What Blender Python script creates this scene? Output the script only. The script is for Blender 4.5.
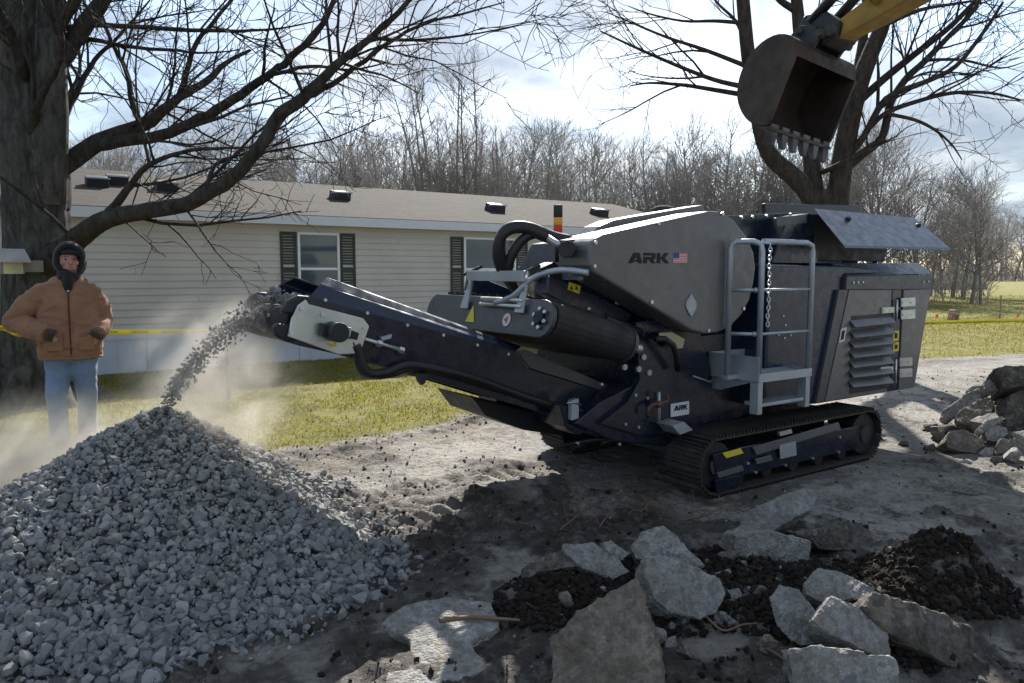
import bpy, bmesh, math, random
import numpy as np
from mathutils import Vector, Matrix, noise as mnoise

for o in list(bpy.data.objects):
    bpy.data.objects.remove(o, do_unlink=True)
S = bpy.context.scene
C = S.collection
R = math.radians
rng = random.Random(7)
nr = np.random.default_rng(11)

# ------------------------------------------------------------------ camera
CAM_H, FOC, HOR = 1.6, 740.0, 272.0
PITCH = math.atan((341.5 - HOR) / FOC)
cd = bpy.data.cameras.new('camera')
cam = bpy.data.objects.new('camera', cd)
C.objects.link(cam)
cd.sensor_width = 36.0
cd.lens = FOC / 1024 * 36.0
cd.clip_start = 0.05
cd.clip_end = 2000
cam.location = (0, 0, CAM_H)
cam.rotation_euler = (R(90) - PITCH, 0, 0)
S.camera = cam

# ------------------------------------------------------------------ sky, sun
SUN_EL, SUN_AZ = R(37), R(4)            # azimuth clockwise from +Y
SDIR = Vector((math.sin(SUN_AZ) * math.cos(SUN_EL), math.cos(SUN_AZ) * math.cos(SUN_EL), math.sin(SUN_EL)))
W = bpy.data.worlds.new('World')
S.world = W
W.use_nodes = True
wn, wl = W.node_tree.nodes, W.node_tree.links
wn.clear()
def wnode(t, **k):
    n = wn.new(t)
    for a, b in k.items():
        setattr(n, a, b)
    return n
w_out = wnode('ShaderNodeOutputWorld')
w_bg = wnode('ShaderNodeBackground')
w_bg.inputs[1].default_value = 0.1
sky = wnode('ShaderNodeTexSky', sky_type='NISHITA', sun_disc=False, sun_elevation=SUN_EL, sun_rotation=SUN_AZ,
            altitude=200, air_density=1.0, dust_density=0.7, ozone_density=1.0)
tc = wnode('ShaderNodeTexCoord')
sep = wnode('ShaderNodeSeparateXYZ')
wl.new(tc.outputs['Generated'], sep.inputs[0])
def wmath(op, a, b=None, clamp=False):
    n = wnode('ShaderNodeMath', operation=op, use_clamp=clamp)
    for i, x in enumerate((a, b)):
        if x is None: continue
        if isinstance(x, (int, float)): n.inputs[i].default_value = x
        else: wl.new(x, n.inputs[i])
    return n.outputs[0]
zz = wmath('ADD', wmath('MAXIMUM', sep.outputs[2], 0.0), 0.26)
comb = wnode('ShaderNodeCombineXYZ')
wl.new(wmath('DIVIDE', sep.outputs[0], zz), comb.inputs[0])
wl.new(wmath('DIVIDE', sep.outputs[1], zz), comb.inputs[1])
n1 = wnode('ShaderNodeTexNoise')
n1.inputs['Scale'].default_value = 1.1
n1.inputs['Detail'].default_value = 7
n1.inputs['Roughness'].default_value = 0.55
n1.inputs['Distortion'].default_value = 0.35
wl.new(comb.outputs[0], n1.inputs['Vector'])
cov = wnode('ShaderNodeMapRange', interpolation_type='SMOOTHSTEP')
cov.inputs[1].default_value = 0.36; cov.inputs[2].default_value = 0.56
wl.new(n1.outputs['Fac'], cov.inputs[0])
n2 = wnode('ShaderNodeTexNoise')
n2.inputs['Scale'].default_value = 1.25
n2.inputs['Detail'].default_value = 6
n2.inputs['Roughness'].default_value = 0.6
mp2 = wnode('ShaderNodeVectorMath', operation='ADD')
mp2.inputs[1].default_value = (5.3, 2.1, 0)
wl.new(comb.outputs[0], mp2.inputs[0]); wl.new(mp2.outputs[0], n2.inputs['Vector'])
thick = wnode('ShaderNodeMapRange', interpolation_type='SMOOTHSTEP')
thick.inputs[1].default_value = 0.36; thick.inputs[2].default_value = 0.57
wl.new(n2.outputs['Fac'], thick.inputs[0])
# thin cloud scatters the sun forward: brighter towards the sun, as real cloud is
dot = wnode('ShaderNodeVectorMath', operation='DOT_PRODUCT')
dot.inputs[1].default_value = tuple(SDIR)
wl.new(tc.outputs['Generated'], dot.inputs[0])
fwd = wmath('POWER', wmath('MAXIMUM', dot.outputs['Value'], 0.0), 3.0)
bright = wmath('ADD', wmath('MULTIPLY', fwd, 1.1), 4.1)
cl_thin = wnode('ShaderNodeMix', data_type='RGBA', blend_type='MULTIPLY')
cl_col = wnode('ShaderNodeMix', data_type='RGBA')
cl_col.inputs[6].default_value = (0.93, 0.985, 1.03, 1)
cl_col.inputs[7].default_value = (0.43, 0.52, 0.63, 1)
wl.new(thick.outputs[0], cl_col.inputs[0])
cl_mul = wnode('ShaderNodeVectorMath', operation='SCALE')
wl.new(cl_col.outputs[2], cl_mul.inputs[0]); wl.new(bright, cl_mul.inputs[3])
mixs = wnode('ShaderNodeMix', data_type='RGBA')
wl.new(wmath('MULTIPLY', cov.outputs[0], 0.93), mixs.inputs[0])
wl.new(sky.outputs[0], mixs.inputs[6]); wl.new(cl_mul.outputs[0], mixs.inputs[7])
wl.new(mixs.outputs[2], w_bg.inputs[0])
wl.new(w_bg.outputs[0], w_out.inputs[0])

sl = bpy.data.lights.new('sun', 'SUN')
sl.energy = 5.0
sl.angle = R(0.6)
sl.color = (1.0, 0.95, 0.87)
sun = bpy.data.objects.new('sun', sl)
C.objects.link(sun)
sun.rotation_euler = (-SDIR).to_track_quat('-Z', 'Y').to_euler()
sun.location = (0, 0, 30)

S.view_settings.view_transform = 'Standard'
S.view_settings.look = 'None'
S.view_settings.gamma = 1.0
S.view_settings.exposure = 1.1
S.cycles.use_denoising = True
S.cycles.volume_step_rate = 1.0
S.cycles.volume_max_steps = 128
S.cycles.max_bounces = 8
S.cycles.volume_bounces = 2

# ------------------------------------------------------------------ pixel helpers (a pixel is only a direction)
CP, SP = math.cos(PITCH), math.sin(PITCH)
CAM = Vector((0, 0, CAM_H))
def ray(px, py):
    a, b = (px - 512) / FOC, (341.5 - py) / FOC
    return Vector((a, CP + b * SP, -SP + b * CP))
def G(px, py, z=0.0):
    d = ray(px, py)
    return CAM + d * ((z - CAM_H) / d.z)
def P(px, py, depth):
    d = ray(px, py)
    return CAM + d * (depth / d.y)
def PL(px, py, p0, n):
    d = ray(px, py)
    return CAM + d * ((Vector(p0) - CAM).dot(n) / d.dot(n))

# ------------------------------------------------------------------ object helpers
def tag(o, label=None, cat=None, group=None, kind=None):
    if label: o['label'] = label
    if cat: o['category'] = cat
    if group: o['group'] = group
    if kind: o['kind'] = kind
    return o
def empty(name, loc=(0, 0, 0), rz=0.0, label=None, cat=None, group=None):
    o = bpy.data.objects.new(name, None)
    o.empty_display_size = 0.2
    C.objects.link(o)
    o.location = loc
    o.rotation_euler = (0, 0, rz)
    return tag(o, label, cat, group)
def link_mesh(name, me, mat=None, parent=None):
    o = bpy.data.objects.new(name, me)
    C.objects.link(o)
    if mat is not None and not me.materials: me.materials.append(mat)
    if parent is not None: o.parent = parent
    return o
def np_mesh(name, V, F, mat=None, parent=None, smooth=False):
    """V (n,3) array, F (m,k) array of one face size"""
    V = np.asarray(V, dtype=np.float32); F = np.asarray(F, dtype=np.int32)
    me = bpy.data.meshes.new(name)
    me.vertices.add(len(V)); me.vertices.foreach_set('co', V.ravel())
    m, k = F.shape
    me.loops.add(m * k); me.loops.foreach_set('vertex_index', F.ravel())
    me.polygons.add(m)
    me.polygons.foreach_set('loop_start', np.arange(0, m * k, k, dtype=np.int32))
    me.polygons.foreach_set('loop_total', np.full(m, k, dtype=np.int32))
    me.polygons.foreach_set('use_smooth', np.full(m, smooth, dtype=bool))
    me.update(calc_edges=True)
    return link_mesh(name, me, mat, parent)

class MB:
    def __init__(s): s.v = []; s.f = []; s.sm = []
    def add(s, vs, fs, smooth=False):
        n = len(s.v)
        s.v += [tuple(x) for x in vs]
        for f in fs:
            s.f.append(tuple(i + n for i in f)); s.sm.append(smooth)
        return s
    def box(s, a, b):
        (x0, y0, z0), (x1, y1, z1) = a, b
        return s.add([(x0, y0, z0), (x1, y0, z0), (x1, y1, z0), (x0, y1, z0), (x0, y0, z1), (x1, y0, z1), (x1, y1, z1), (x0, y1, z1)],
                     [(0, 3, 2, 1), (4, 5, 6, 7), (0, 1, 5, 4), (1, 2, 6, 5), (2, 3, 7, 6), (3, 0, 4, 7)])
    def hexa(s, p):        # 8 points: bottom loop, top loop
        return s.add(p, [(0, 3, 2, 1), (4, 5, 6, 7), (0, 1, 5, 4), (1, 2, 6, 5), (2, 3, 7, 6), (3, 0, 4, 7)])
    def slab(s, quad, off):  # any planar polygon swept by an offset vector
        n = len(quad); q = [Vector(p) for p in quad]; off = Vector(off)
        vs = q + [p + off for p in q]
        return s.add(vs, [tuple(range(n))[::-1], tuple(range(n, 2 * n))] + [(i, (i + 1) % n, n + (i + 1) % n, n + i) for i in range(n)])
    def prism(s, uz, v0, v1):   # polygon in local (x, z), swept along local y
        return s.slab([(u, v0, z) for u, z in uz], (0, v1 - v0, 0))
    def tube(s, pts, r, n=8, smooth=True, caps=True):
        pts = [Vector(p) for p in pts]
        rs = r if isinstance(r, (list, tuple)) else [r] * len(pts)
        m = len(pts); vs = []; prev = None
        for i, p in enumerate(pts):
            t = (pts[min(i + 1, m - 1)] - pts[max(i - 1, 0)]).normalized()
            if prev is None:
                a = Vector((0, 0, 1)) if abs(t.z) < 0.9 else Vector((1, 0, 0))
                e1 = t.cross(a).normalized()
            else:
                e1 = (prev - t * prev.dot(t)).normalized()
            prev = e1; e2 = t.cross(e1)
            for k in range(n):
                an = 2 * math.pi * k / n
                vs.append(p + (e1 * math.cos(an) + e2 * math.sin(an)) * rs[i])
        fs = [(i * n + k, i * n + (k + 1) % n, (i + 1) * n + (k + 1) % n, (i + 1) * n + k) for i in range(m - 1) for k in range(n)]
        s.add(vs, fs, smooth)
        if caps:
            s.add(vs[:n], [tuple(range(n))[::-1]]); s.add(vs[-n:], [tuple(range(n))])
        return s
    def cyl(s, a, b, r, n=16): return s.tube([a, b], r, n)
    def ball(s, c, r, n=10, sc=(1, 1, 1)):
        vs = []; fs = []; k = n // 2
        for i in range(k + 1):
            th = math.pi * i / k
            for j in range(n):
                ph = 2 * math.pi * j / n
                vs.append((c[0] + r * sc[0] * math.sin(th) * math.cos(ph), c[1] + r * sc[1] * math.sin(th) * math.sin(ph), c[2] + r * sc[2] * math.cos(th)))
        for i in range(k):
            for j in range(n):
                fs.append((i * n + j, (i + 1) * n + j, (i + 1) * n + (j + 1) % n, i * n + (j + 1) % n))
        return s.add(vs, fs, True)
    def build(s, name, mat=None, parent=None, bevel=0, seg=2):
        me = bpy.data.meshes.new(name)
        me.from_pydata([tuple(v) for v in s.v], [], s.f)
        me.polygons.foreach_set('use_smooth', s.sm)
        bm = bmesh.new(); bm.from_mesh(me)
        bmesh.ops.remove_doubles(bm, verts=bm.verts, dist=1e-6)
        bmesh.ops.recalc_face_normals(bm, faces=bm.faces)
        bm.to_mesh(me); bm.free()
        o = link_mesh(name, me, mat, parent)
        if bevel:
            md = o.modifiers.new('bevel', 'BEVEL')
            md.width = bevel; md.segments = seg; md.limit_method = 'ANGLE'; md.angle_limit = R(35)
        return o
def dup(o, parent=None, name=None):
    c = o.copy(); C.objects.link(c)
    if parent is not None: c.parent = parent
    return c
def copy_tree(o, parent=None):
    c = dup(o); c.parent = parent
    for ch in [x for x in bpy.data.objects if x.parent == o and x is not c]:
        copy_tree(ch, c)
    return c

# ------------------------------------------------------------------ materials
def srgb(r, g, b):
    f = lambda c: (c / 255 / 12.92) if c / 255 <= 0.04045 else ((c / 255 + 0.055) / 1.055) ** 2.4
    return (f(r), f(g), f(b))
class NT:
    def __init__(s, name):
        s.m = bpy.data.materials.new(name); s.m.use_nodes = True
        s.n = s.m.node_tree.nodes; s.l = s.m.node_tree.links
        s.bsdf = s.n['Principled BSDF']; s.out = s.n['Material Output']
        s._tc = None
    def node(s, t, **k):
        n = s.n.new(t)
        for a, b in k.items(): setattr(n, a, b)
        return n
    def obj(s):
        if s._tc is None: s._tc = s.node('ShaderNodeTexCoord')
        return s._tc.outputs['Object']
    def wpos(s):
        return s.node('ShaderNodeNewGeometry').outputs['Position']
    def noise(s, scale, detail=4, rough=0.55, vec=None, dist=0.0, color=False):
        n = s.node('ShaderNodeTexNoise')
        n.inputs['Scale'].default_value = scale; n.inputs['Detail'].default_value = detail
        n.inputs['Roughness'].default_value = rough; n.inputs['Distortion'].default_value = dist
        s.l.new(vec if vec is not None else s.obj(), n.inputs['Vector'])
        return n.outputs['Color' if color else 'Fac']
    def voro(s, scale, vec=None, feature='F1', out='Distance'):
        n = s.node('ShaderNodeTexVoronoi', feature=feature)
        n.inputs['Scale'].default_value = scale
        s.l.new(vec if vec is not None else s.obj(), n.inputs['Vector'])
        return n.outputs[out]
    def rng(s, x, a, b, c=0.0, d=1.0, smooth=False):
        n = s.node('ShaderNodeMapRange')
        if smooth: n.interpolation_type = 'SMOOTHSTEP'
        s.l.new(x, n.inputs[0])
        for i, q in enumerate((a, b, c, d)): n.inputs[i + 1].default_value = q
        return n.outputs[0]
    def math(s, op, a, b=0.0, clamp=False):
        n = s.node('ShaderNodeMath', operation=op, use_clamp=clamp)
        for i, x in enumerate((a, b)):
            if isinstance(x, (int, float)): n.inputs[i].default_value = x
            else: s.l.new(x, n.inputs[i])
        return n.outputs[0]
    def mix(s, f, a, b, mode='MIX'):
        n = s.node('ShaderNodeMix', data_type='RGBA', blend_type=mode)
        for i, x in ((0, f), (6, a), (7, b)):
            if isinstance(x, (int, float)): n.inputs[i].default_value = x
            elif isinstance(x, (tuple, list)): n.inputs[i].default_value = (*x[:3], 1)
            else: s.l.new(x, n.inputs[i])
        return n.outputs[2]
    def attr(s, name):
        return s.node('ShaderNodeAttribute', attribute_name=name).outputs['Fac']
    def objrand(s):
        return s.node('ShaderNodeObjectInfo').outputs['Random']
    def set(s, color=None, rough=None, metal=None, spec=None):
        for k, v in (('Base Color', color), ('Roughness', rough), ('Metallic', metal), ('Specular IOR Level', spec)):
            if v is None: continue
            i = s.bsdf.inputs[k]
            if isinstance(v, (int, float)): i.default_value = v
            elif isinstance(v, (tuple, list)): i.default_value = (*v[:3], 1)
            else: s.l.new(v, i)
        return s
    def bump(s, h, strength=0.3, dist=0.01):
        b = s.node('ShaderNodeBump')
        b.inputs['Strength'].default_value = strength; b.inputs['Distance'].default_value = dist
        s.l.new(h, b.inputs['Height']); s.l.new(b.outputs[0], s.bsdf.inputs['Normal'])
        return s
def paint(name, col, rough=0.4, metal=0.0, var=0.15, dust=0.0, dustcol=(0.22, 0.2, 0.17), bumpy=0.04, spec=0.5):
    t = NT(name)
    n = t.noise(3.0, 5, 0.6)
    c = t.mix(t.rng(n, 0.3, 0.7), tuple(x * (1 - var) for x in col), tuple(min(1, x * (1 + var)) for x in col))
    if dust:
        g = t.node('ShaderNodeNewGeometry')
        sp = t.node('ShaderNodeSeparateXYZ'); t.l.new(g.outputs['Normal'], sp.inputs[0])
        up = t.rng(sp.outputs[2], 0.0, 0.9, 0.25, 1.0)
        d = t.math('MULTIPLY', t.math('MULTIPLY', up, t.rng(t.noise(9, 6, 0.7), 0.35, 0.75)), dust, True)
        c = t.mix(d, c, dustcol)
    t.set(color=c, rough=t.rng(t.noise(14, 4), 0.3, 0.7, max(0.05, rough - 0.1), min(1, rough + 0.14)), metal=metal, spec=spec)
    if bumpy: t.bump(t.noise(30, 3), bumpy, 0.01)
    return t.m

M = {}
M['navy'] = paint('navy_paint', (0.006, 0.011, 0.024), 0.24, dust=0.03)
M['navy2'] = paint('navy_panel', (0.010, 0.019, 0.041), 0.27, dust=0.04)
M['black'] = paint('black_steel', (0.007, 0.009, 0.013), 0.5, dust=0.06)
M['grey'] = paint('grey_paint', (0.125, 0.128, 0.132), 0.32, 0.25, var=0.06, dust=0.12)
M['grey2'] = paint('dark_grey_paint', (0.062, 0.066, 0.072), 0.34, 0.2, var=0.08, dust=0.14)
M['galv'] = paint('galvanised_steel', (0.36, 0.40, 0.44), 0.46, 0.55, var=0.18, dust=0.1, bumpy=0.08)
M['zinc'] = paint('zinc_plate', (0.52, 0.55, 0.52), 0.36, 0.75, var=0.22, dust=0.12)
M['wing'] = paint('sky_sheen_sheet', (0.10, 0.118, 0.15), 0.3, 0.45, var=0.1, dust=0.08)  # lighter tone paints the sky's reflection on the hopper wing
M['bolt'] = paint('bolt_steel', (0.55, 0.57, 0.6), 0.35, 0.85)
M['rubber'] = paint('rubber', (0.012, 0.012, 0.013), 0.75, dust=0.25)
M['hose'] = paint('hose_rubber', (0.010, 0.010, 0.011), 0.5, dust=0.05)
M['tracksteel'] = paint('track_steel', (0.045, 0.038, 0.034), 0.62, 0.4, var=0.5, dust=0.75, dustcol=(0.15, 0.13, 0.11), bumpy=0.4)
M['yellow'] = paint('yellow_label', (0.62, 0.52, 0.03), 0.5, var=0.05)
M['white'] = paint('white_paint', (0.78, 0.79, 0.8), 0.45, var=0.04)
M['label_white'] = paint('white_label', (0.55, 0.57, 0.6), 0.5, var=0.05)
M['ink'] = paint('black_ink', (0.005, 0.005, 0.006), 0.7, var=0.0)
M['red'] = paint('red_lens', (0.55, 0.02, 0.015), 0.3, var=0.05)
M['amber'] = paint('amber_lens', (0.75, 0.33, 0.02), 0.3, var=0.05)
M['flagred'] = paint('flag_red', (0.5, 0.06, 0.07), 0.5, var=0.02)
M['flagblue'] = paint('flag_blue', (0.03, 0.04, 0.17), 0.5, var=0.02)
M['flagwhite'] = paint('flag_white', (0.65, 0.6, 0.62), 0.5, var=0.02)
M['copper'] = paint('brown_pipe', (0.13, 0.06, 0.05), 0.5, 0.3)
M['tan'] = paint('tan_bracket', (0.40, 0.36, 0.22), 0.5)
M['exyellow'] = paint('excavator_yellow', (0.30, 0.18, 0.025), 0.55, var=0.4, dust=0.6, dustcol=(0.06, 0.045, 0.03))  # yellow set darker to stand for the stick's shaded underside
M['bucket'] = paint('bucket_steel', (0.05, 0.037, 0.031), 0.6, 0.35, var=0.5, dust=0.35, dustcol=(0.13, 0.1, 0.08), bumpy=0.3)
M['tooth'] = paint('tooth_steel', (0.085, 0.085, 0.09), 0.5, 0.5, var=0.6)
M['glass'] = paint('dark_glass', (0.02, 0.025, 0.03), 0.06, var=0.0, bumpy=0)
M['wood'] = paint('stake_wood', (0.38, 0.28, 0.12), 0.8, var=0.3)
M['orange'] = paint('orange_flag', (0.8, 0.12, 0.02), 0.6, var=0.1)
M['tape'] = paint('caution_tape', (0.85, 0.66, 0.02), 0.45, var=0.08)

def concrete_mat(name, a, b, dirt, amount):
    t = NT(name)
    r = t.objrand()
    n = t.noise(7, 6, 0.65); f = t.noise(45, 5, 0.7)
    v = t.voro(70)
    c = t.mix(t.rng(n, 0.3, 0.7), a, b)
    c = t.mix(t.rng(f, 0.35, 0.7, 0.0, 0.75), c, tuple(x * 0.35 for x in a))
    c = t.mix(t.rng(v, 0.0, 0.30, 0.6, 0.0), c, tuple(min(1, x * 1.45) for x in b))
    agg = t.voro(34, out='Color')
    sp_ = t.node('ShaderNodeSeparateColor'); t.l.new(agg, sp_.inputs[0])
    c = t.mix(t.rng(sp_.outputs[0], .62, .7, 0, .5), c, tuple(x * .38 for x in a))
    c = t.mix(t.rng(sp_.outputs[1], .8, .86, 0, .5), c, (0.36, 0.30, 0.23))
    c = t.mix(t.math('MULTIPLY', t.rng(t.noise(4.5, 6, 0.7, dist=0.6), 0.42, 0.62), amount), c, dirt)
    c = t.mix(t.rng(r, 0, 1, 0.0, 0.35), c, tuple(x * 0.55 for x in a))
    t.set(color=c, rough=0.92, spec=0.25)
    h = t.math('ADD', t.math('MULTIPLY', f, 1.0), t.math('MULTIPLY', v, 0.5))
    t.bump(t.math('ADD', h, t.math('MULTIPLY', t.noise(140, 2), 0.5)), 0.9, 0.02)
    return t.m
M['concrete'] = concrete_mat('broken_concrete', (0.36, 0.36, 0.345), (0.52, 0.52, 0.505), (0.13, 0.105, 0.08), 0.6)
M['concrete_dark'] = concrete_mat('soiled_concrete', (0.17, 0.155, 0.135), (0.27, 0.25, 0.225), (0.055, 0.043, 0.032), 0.9)
M['concrete_tan'] = concrete_mat('tan_concrete', (0.27, 0.245, 0.205), (0.38, 0.35, 0.30), (0.11, 0.085, 0.06), 0.8)

def stone_mat():
    t = NT('crushed_stone')
    isl = t.node('ShaderNodeNewGeometry').outputs['Random Per Island']
    w = t.wpos()
    c = t.mix(isl, (0.085, 0.09, 0.094), (0.33, 0.332, 0.33))
    wn_ = t.node('ShaderNodeTexWhiteNoise', noise_dimensions='1D'); t.l.new(isl, wn_.inputs['W'])
    c = t.mix(t.rng(wn_.outputs['Value'], .82, .95, 0, .55), c, (0.30, 0.26, 0.20))
    c = t.mix(t.rng(t.noise(25, 4, 0.6, vec=w), 0.35, 0.7, 0.0, 0.5), c, (0.33, 0.325, 0.31))
    c = t.mix(t.rng(t.objrand(), 0.0, 1.0, 0.0, 0.5), c, (0.15, 0.155, 0.16))
    t.set(color=c, rough=0.93, spec=0.2)
    t.bump(t.noise(90, 4, 0.7, vec=w), 0.5, 0.006)
    return t.m
M['stone'] = stone_mat()

def soil_mat():
    t = NT('dark_soil')
    w = t.wpos()
    c = t.mix(t.rng(t.noise(8, 6, 0.7, vec=w), 0.3, 0.7), (0.013, 0.0105, 0.009), (0.04, 0.032, 0.025))
    c = t.mix(t.rng(t.noise(60, 3, 0.6, vec=w), 0.55, 0.75, 0, 0.5), c, (0.08, 0.062, 0.046))
    t.set(color=c, rough=0.95, spec=0.15)
    t.bump(t.noise(70, 5, 0.7, vec=w), 0.8, 0.02)
    return t.m
M['soil'] = soil_mat()

def bark_mat(name, a, b, sc=6.0, moss=None):
    t = NT(name)
    mpn = t.node('ShaderNodeMapping'); mpn.inputs['Scale'].default_value = (sc * 2.2, sc * 2.2, sc * 0.7)
    t.l.new(t.obj(), mpn.inputs[0])
    n = t.noise(1.0, 7, 0.68, vec=mpn.outputs[0], dist=0.5)
    c = t.mix(t.rng(n, 0.32, 0.68), a, b)
    if moss: c = t.mix(t.rng(t.noise(1.8, 4), 0.52, 0.72, 0, 0.6), c, moss)
    t.set(color=c, rough=0.95, spec=0.15)
    t.bump(n, 1.0, 0.05)
    return t.m
M['bark'] = bark_mat('bark', (0.024, 0.023, 0.022), (0.125, 0.12, 0.112), moss=(0.07, 0.08, 0.065))
M['bark2'] = bark_mat('bark_brown', (0.025, 0.021, 0.018), (0.085, 0.073, 0.062))
M['twig'] = bark_mat('twig_bark', (0.022, 0.019, 0.017), (0.082, 0.073, 0.066), 7.0)
M['farwood'] = paint('far_bark_hazed', (0.21, 0.2, 0.19), 0.95, var=0.3, bumpy=0, spec=0.1)  # bark colour lightened in place of distance haze
M['fartwig'] = paint('far_twig_hazed', (0.26, 0.245, 0.235), 0.95, var=0.25, bumpy=0, spec=0.1)  # twig colour lightened for haze and against the backlight

# ------------------------------------------------------------------ terrain
def _hash(ix, iy, seed):
    h = (ix.astype(np.int64) * 374761393 + iy.astype(np.int64) * 668265263 + seed * 974634541) & 0x7fffffff
    h = ((h ^ (h >> 13)) * 1274126177) & 0x7fffffff
    return ((h ^ (h >> 16)) & 0xffff) / 65535.0
def vnoise(x, y, seed=0):
    x = np.asarray(x, dtype=np.float64); y = np.asarray(y, dtype=np.float64)
    ix = np.floor(x); iy = np.floor(y); fx = x - ix; fy = y - iy
    fx = fx * fx * (3 - 2 * fx); fy = fy * fy * (3 - 2 * fy)
    a = _hash(ix, iy, seed); b = _hash(ix + 1, iy, seed); c = _hash(ix, iy + 1, seed); d = _hash(ix + 1, iy + 1, seed)
    return (a * (1 - fx) + b * fx) * (1 - fy) + (c * (1 - fx) + d * fx) * fy
def fbm(x, y, seed=0, oct=4, gain=0.5):
    s = 0; a = 1; n = 0
    for i in range(oct):
        s = s + a * vnoise(x * 2 ** i + 17.3 * i, y * 2 ** i - 9.1 * i, seed + i); n += a; a *= gain
    return s / n
def sstep(a, b, x):
    t = np.clip((x - a) / (b - a), 0, 1)
    return t * t * (3 - 2 * t)
UX, UY = math.cos(R(34)), math.sin(R(34))      # the drive, the house and the machine share this direction
def local_uv(p, x, y):
    dx, dy = x - p.x, y - p.y
    return dx * UX + dy * UY, -dx * UY + dy * UX
MO = G(706, 500)                                # machine origin: front lower corner of its near track
def edge_y(x):
    xs = [-60, -10, -3.6, -2.3, -1.16, -0.38, 7.27, 9.75, 40, 400]
    ys = [-20, 1.3, 5.0, 5.95, 6.95, 8.0, 13.0, 14.0, 27, 180]
    return np.interp(x, xs, ys)
PILE = P(163, 408, 4.25)
PILE_R, PILE_H = 1.40, PILE.z + 0.02
MOUNDS = [(*G(938, 578, 0.12).xy, 0.31, 0.26), (*G(775, 585, 0.06).xy, 0.11, 0.42), (*G(560, 600, 0.04).xy, 0.09, 0.24), (*G(650, 590, 0.05).xy, 0.07, 0.33),
          (*G(850, 620, 0.05).xy, 0.06, 0.32), (*G(1015, 428, 0.15).xy, 0.14, 0.5), (*G(1085, 420, 0.2).xy, 0.25, 0.6), (*G(475, 500, 0).xy, 0.05, 0.22), (*G(380, 462, 0).xy, 0.05, 0.15)]
def masks(x, y):
    n = fbm(x * 1.3, y * 1.3, 5, 4) - 0.5
    dist = y - edge_y(x)
    lawn = sstep(0.0, 0.55, dist + n * 1.1)
    far = sstep(14, 30, np.hypot(x, y))
    soil = sstep(0.55, 0.72, fbm(x * 1.1 + 3, y * 1.1, 21, 5, 0.6))
    soil = np.maximum(soil * (1 - far) * 0.85, np.exp(-((dist + 0.12 + n * 0.7) / 0.3) ** 2) * (1 - far) * 0.95)
    for (mx, my, h, r) in MOUNDS:
        soil = np.maximum(soil, np.exp(-(((x - mx) ** 2 + (y - my) ** 2) / (1.35 * r) ** 2) ** 1.5))
    fg = sstep(5.3, 4.6, y + n * 1.2) * sstep(1.6, 0.9, x + n)            # churned dark soil in front of the pile and machine, strengthened to deepen the shade
    soil = np.maximum(soil, fg * sstep(0.33, 0.52, fbm(x * 2.1, y * 2.1, 33, 5, 0.6)) * 0.92)
    mud = sstep(0.47, 0.54, fbm(x * 1.7, y * 1.7, 71, 6, 0.66)) * (1 - far)
    soil = np.maximum(soil, mud * (0.45 + 0.4 * sstep(6.5, 4.5, y)))
    soil = soil * (1 - lawn)
    return lawn, soil, n, dist
def height(x, y):
    lawn, soil, n, dist = masks(x, y)
    near = 1 - sstep(10, 26, np.hypot(x, y))
    rough = 0.035 * (fbm(x * 0.9, y * 0.9, 2, 3) - 0.5) + 0.022 * (fbm(x * 4, y * 4, 3, 4, 0.6) - 0.5)
    lump = np.abs(fbm(x * 6.5, y * 6.5, 8, 4, 0.65) - 0.5) * 2
    z = (rough * (1 - 0.4 * lawn) + soil * (0.055 * (0.45 - lump) + 0.075 * (fbm(x * 12, y * 12, 14, 3, 0.65) - 0.42)) + (1 - lawn) * 0.026 * (fbm(x * 9, y * 9, 15, 4, 0.7) - 0.5)) * near
    z = z + 0.03 * lawn * near
    for (mx, my, h, r) in MOUNDS:
        z = z + h * np.exp(-(((x - mx) ** 2 + (y - my) ** 2) / r ** 2)) * (0.75 + 0.5 * fbm(x * 5, y * 5, 41, 3))
    u, v = local_uv(MO, x, y)
    flat = sstep(-0.75, -0.2, u) * sstep(3.6, 3.0, u) * sstep(-0.45, -0.1, v) * sstep(2.4, 2.05, v)
    z = z * (1 - 0.85 * flat) - 0.012 * flat
    gr = sstep(-2.0, -0.4, u) * sstep(0.1, -0.3, u) * sstep(-0.15, 0.02, v) * sstep(0.5, 0.33, v)
    z = z + 0.02 * gr * np.sin(u * 52)
    # cleat marks of a tracked machine turning in front of the pile
    g2 = np.exp(-(((x + 0.45) / 0.5) ** 2 + ((y - 4.75) / 0.28) ** 2))
    z = z + 0.03 * g2 * np.sin((x * 0.45 + y) * 48)
    # wheel and track ruts crossing the open mud
    for (rx, ry, ra, rw) in ((-0.2, 5.6, 0.62, .17), (0.35, 5.1, 0.62, .17), (3.6, 5.4, 0.25, .2), (3.0, 4.4, 0.3, .2)):
        al = (x - rx) * math.cos(ra) + (y - ry) * math.sin(ra); ac = -(x - rx) * math.sin(ra) + (y - ry) * math.cos(ra) + .06 * np.sin(al * 2.1)
        m_ = np.exp(-(ac / rw) ** 4) * np.exp(-(al / 1.7) ** 4) * (1 - lawn)
        z = z + m_ * (-.022 + .014 * np.sign(np.sin(al * 40 + ac * 9)) * (fbm(x * 3, y * 3, 23, 2) > .42)) + .02 * np.exp(-((np.abs(ac) - rw * 1.25) / .05) ** 2) * np.exp(-(al / 1.7) ** 4) * (1 - lawn)
    hill = 0.9 * (fbm(x * 0.012, y * 0.012, 51, 2) - 0.5) * sstep(30, 90, np.hypot(x, y))
    return z + hill
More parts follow.
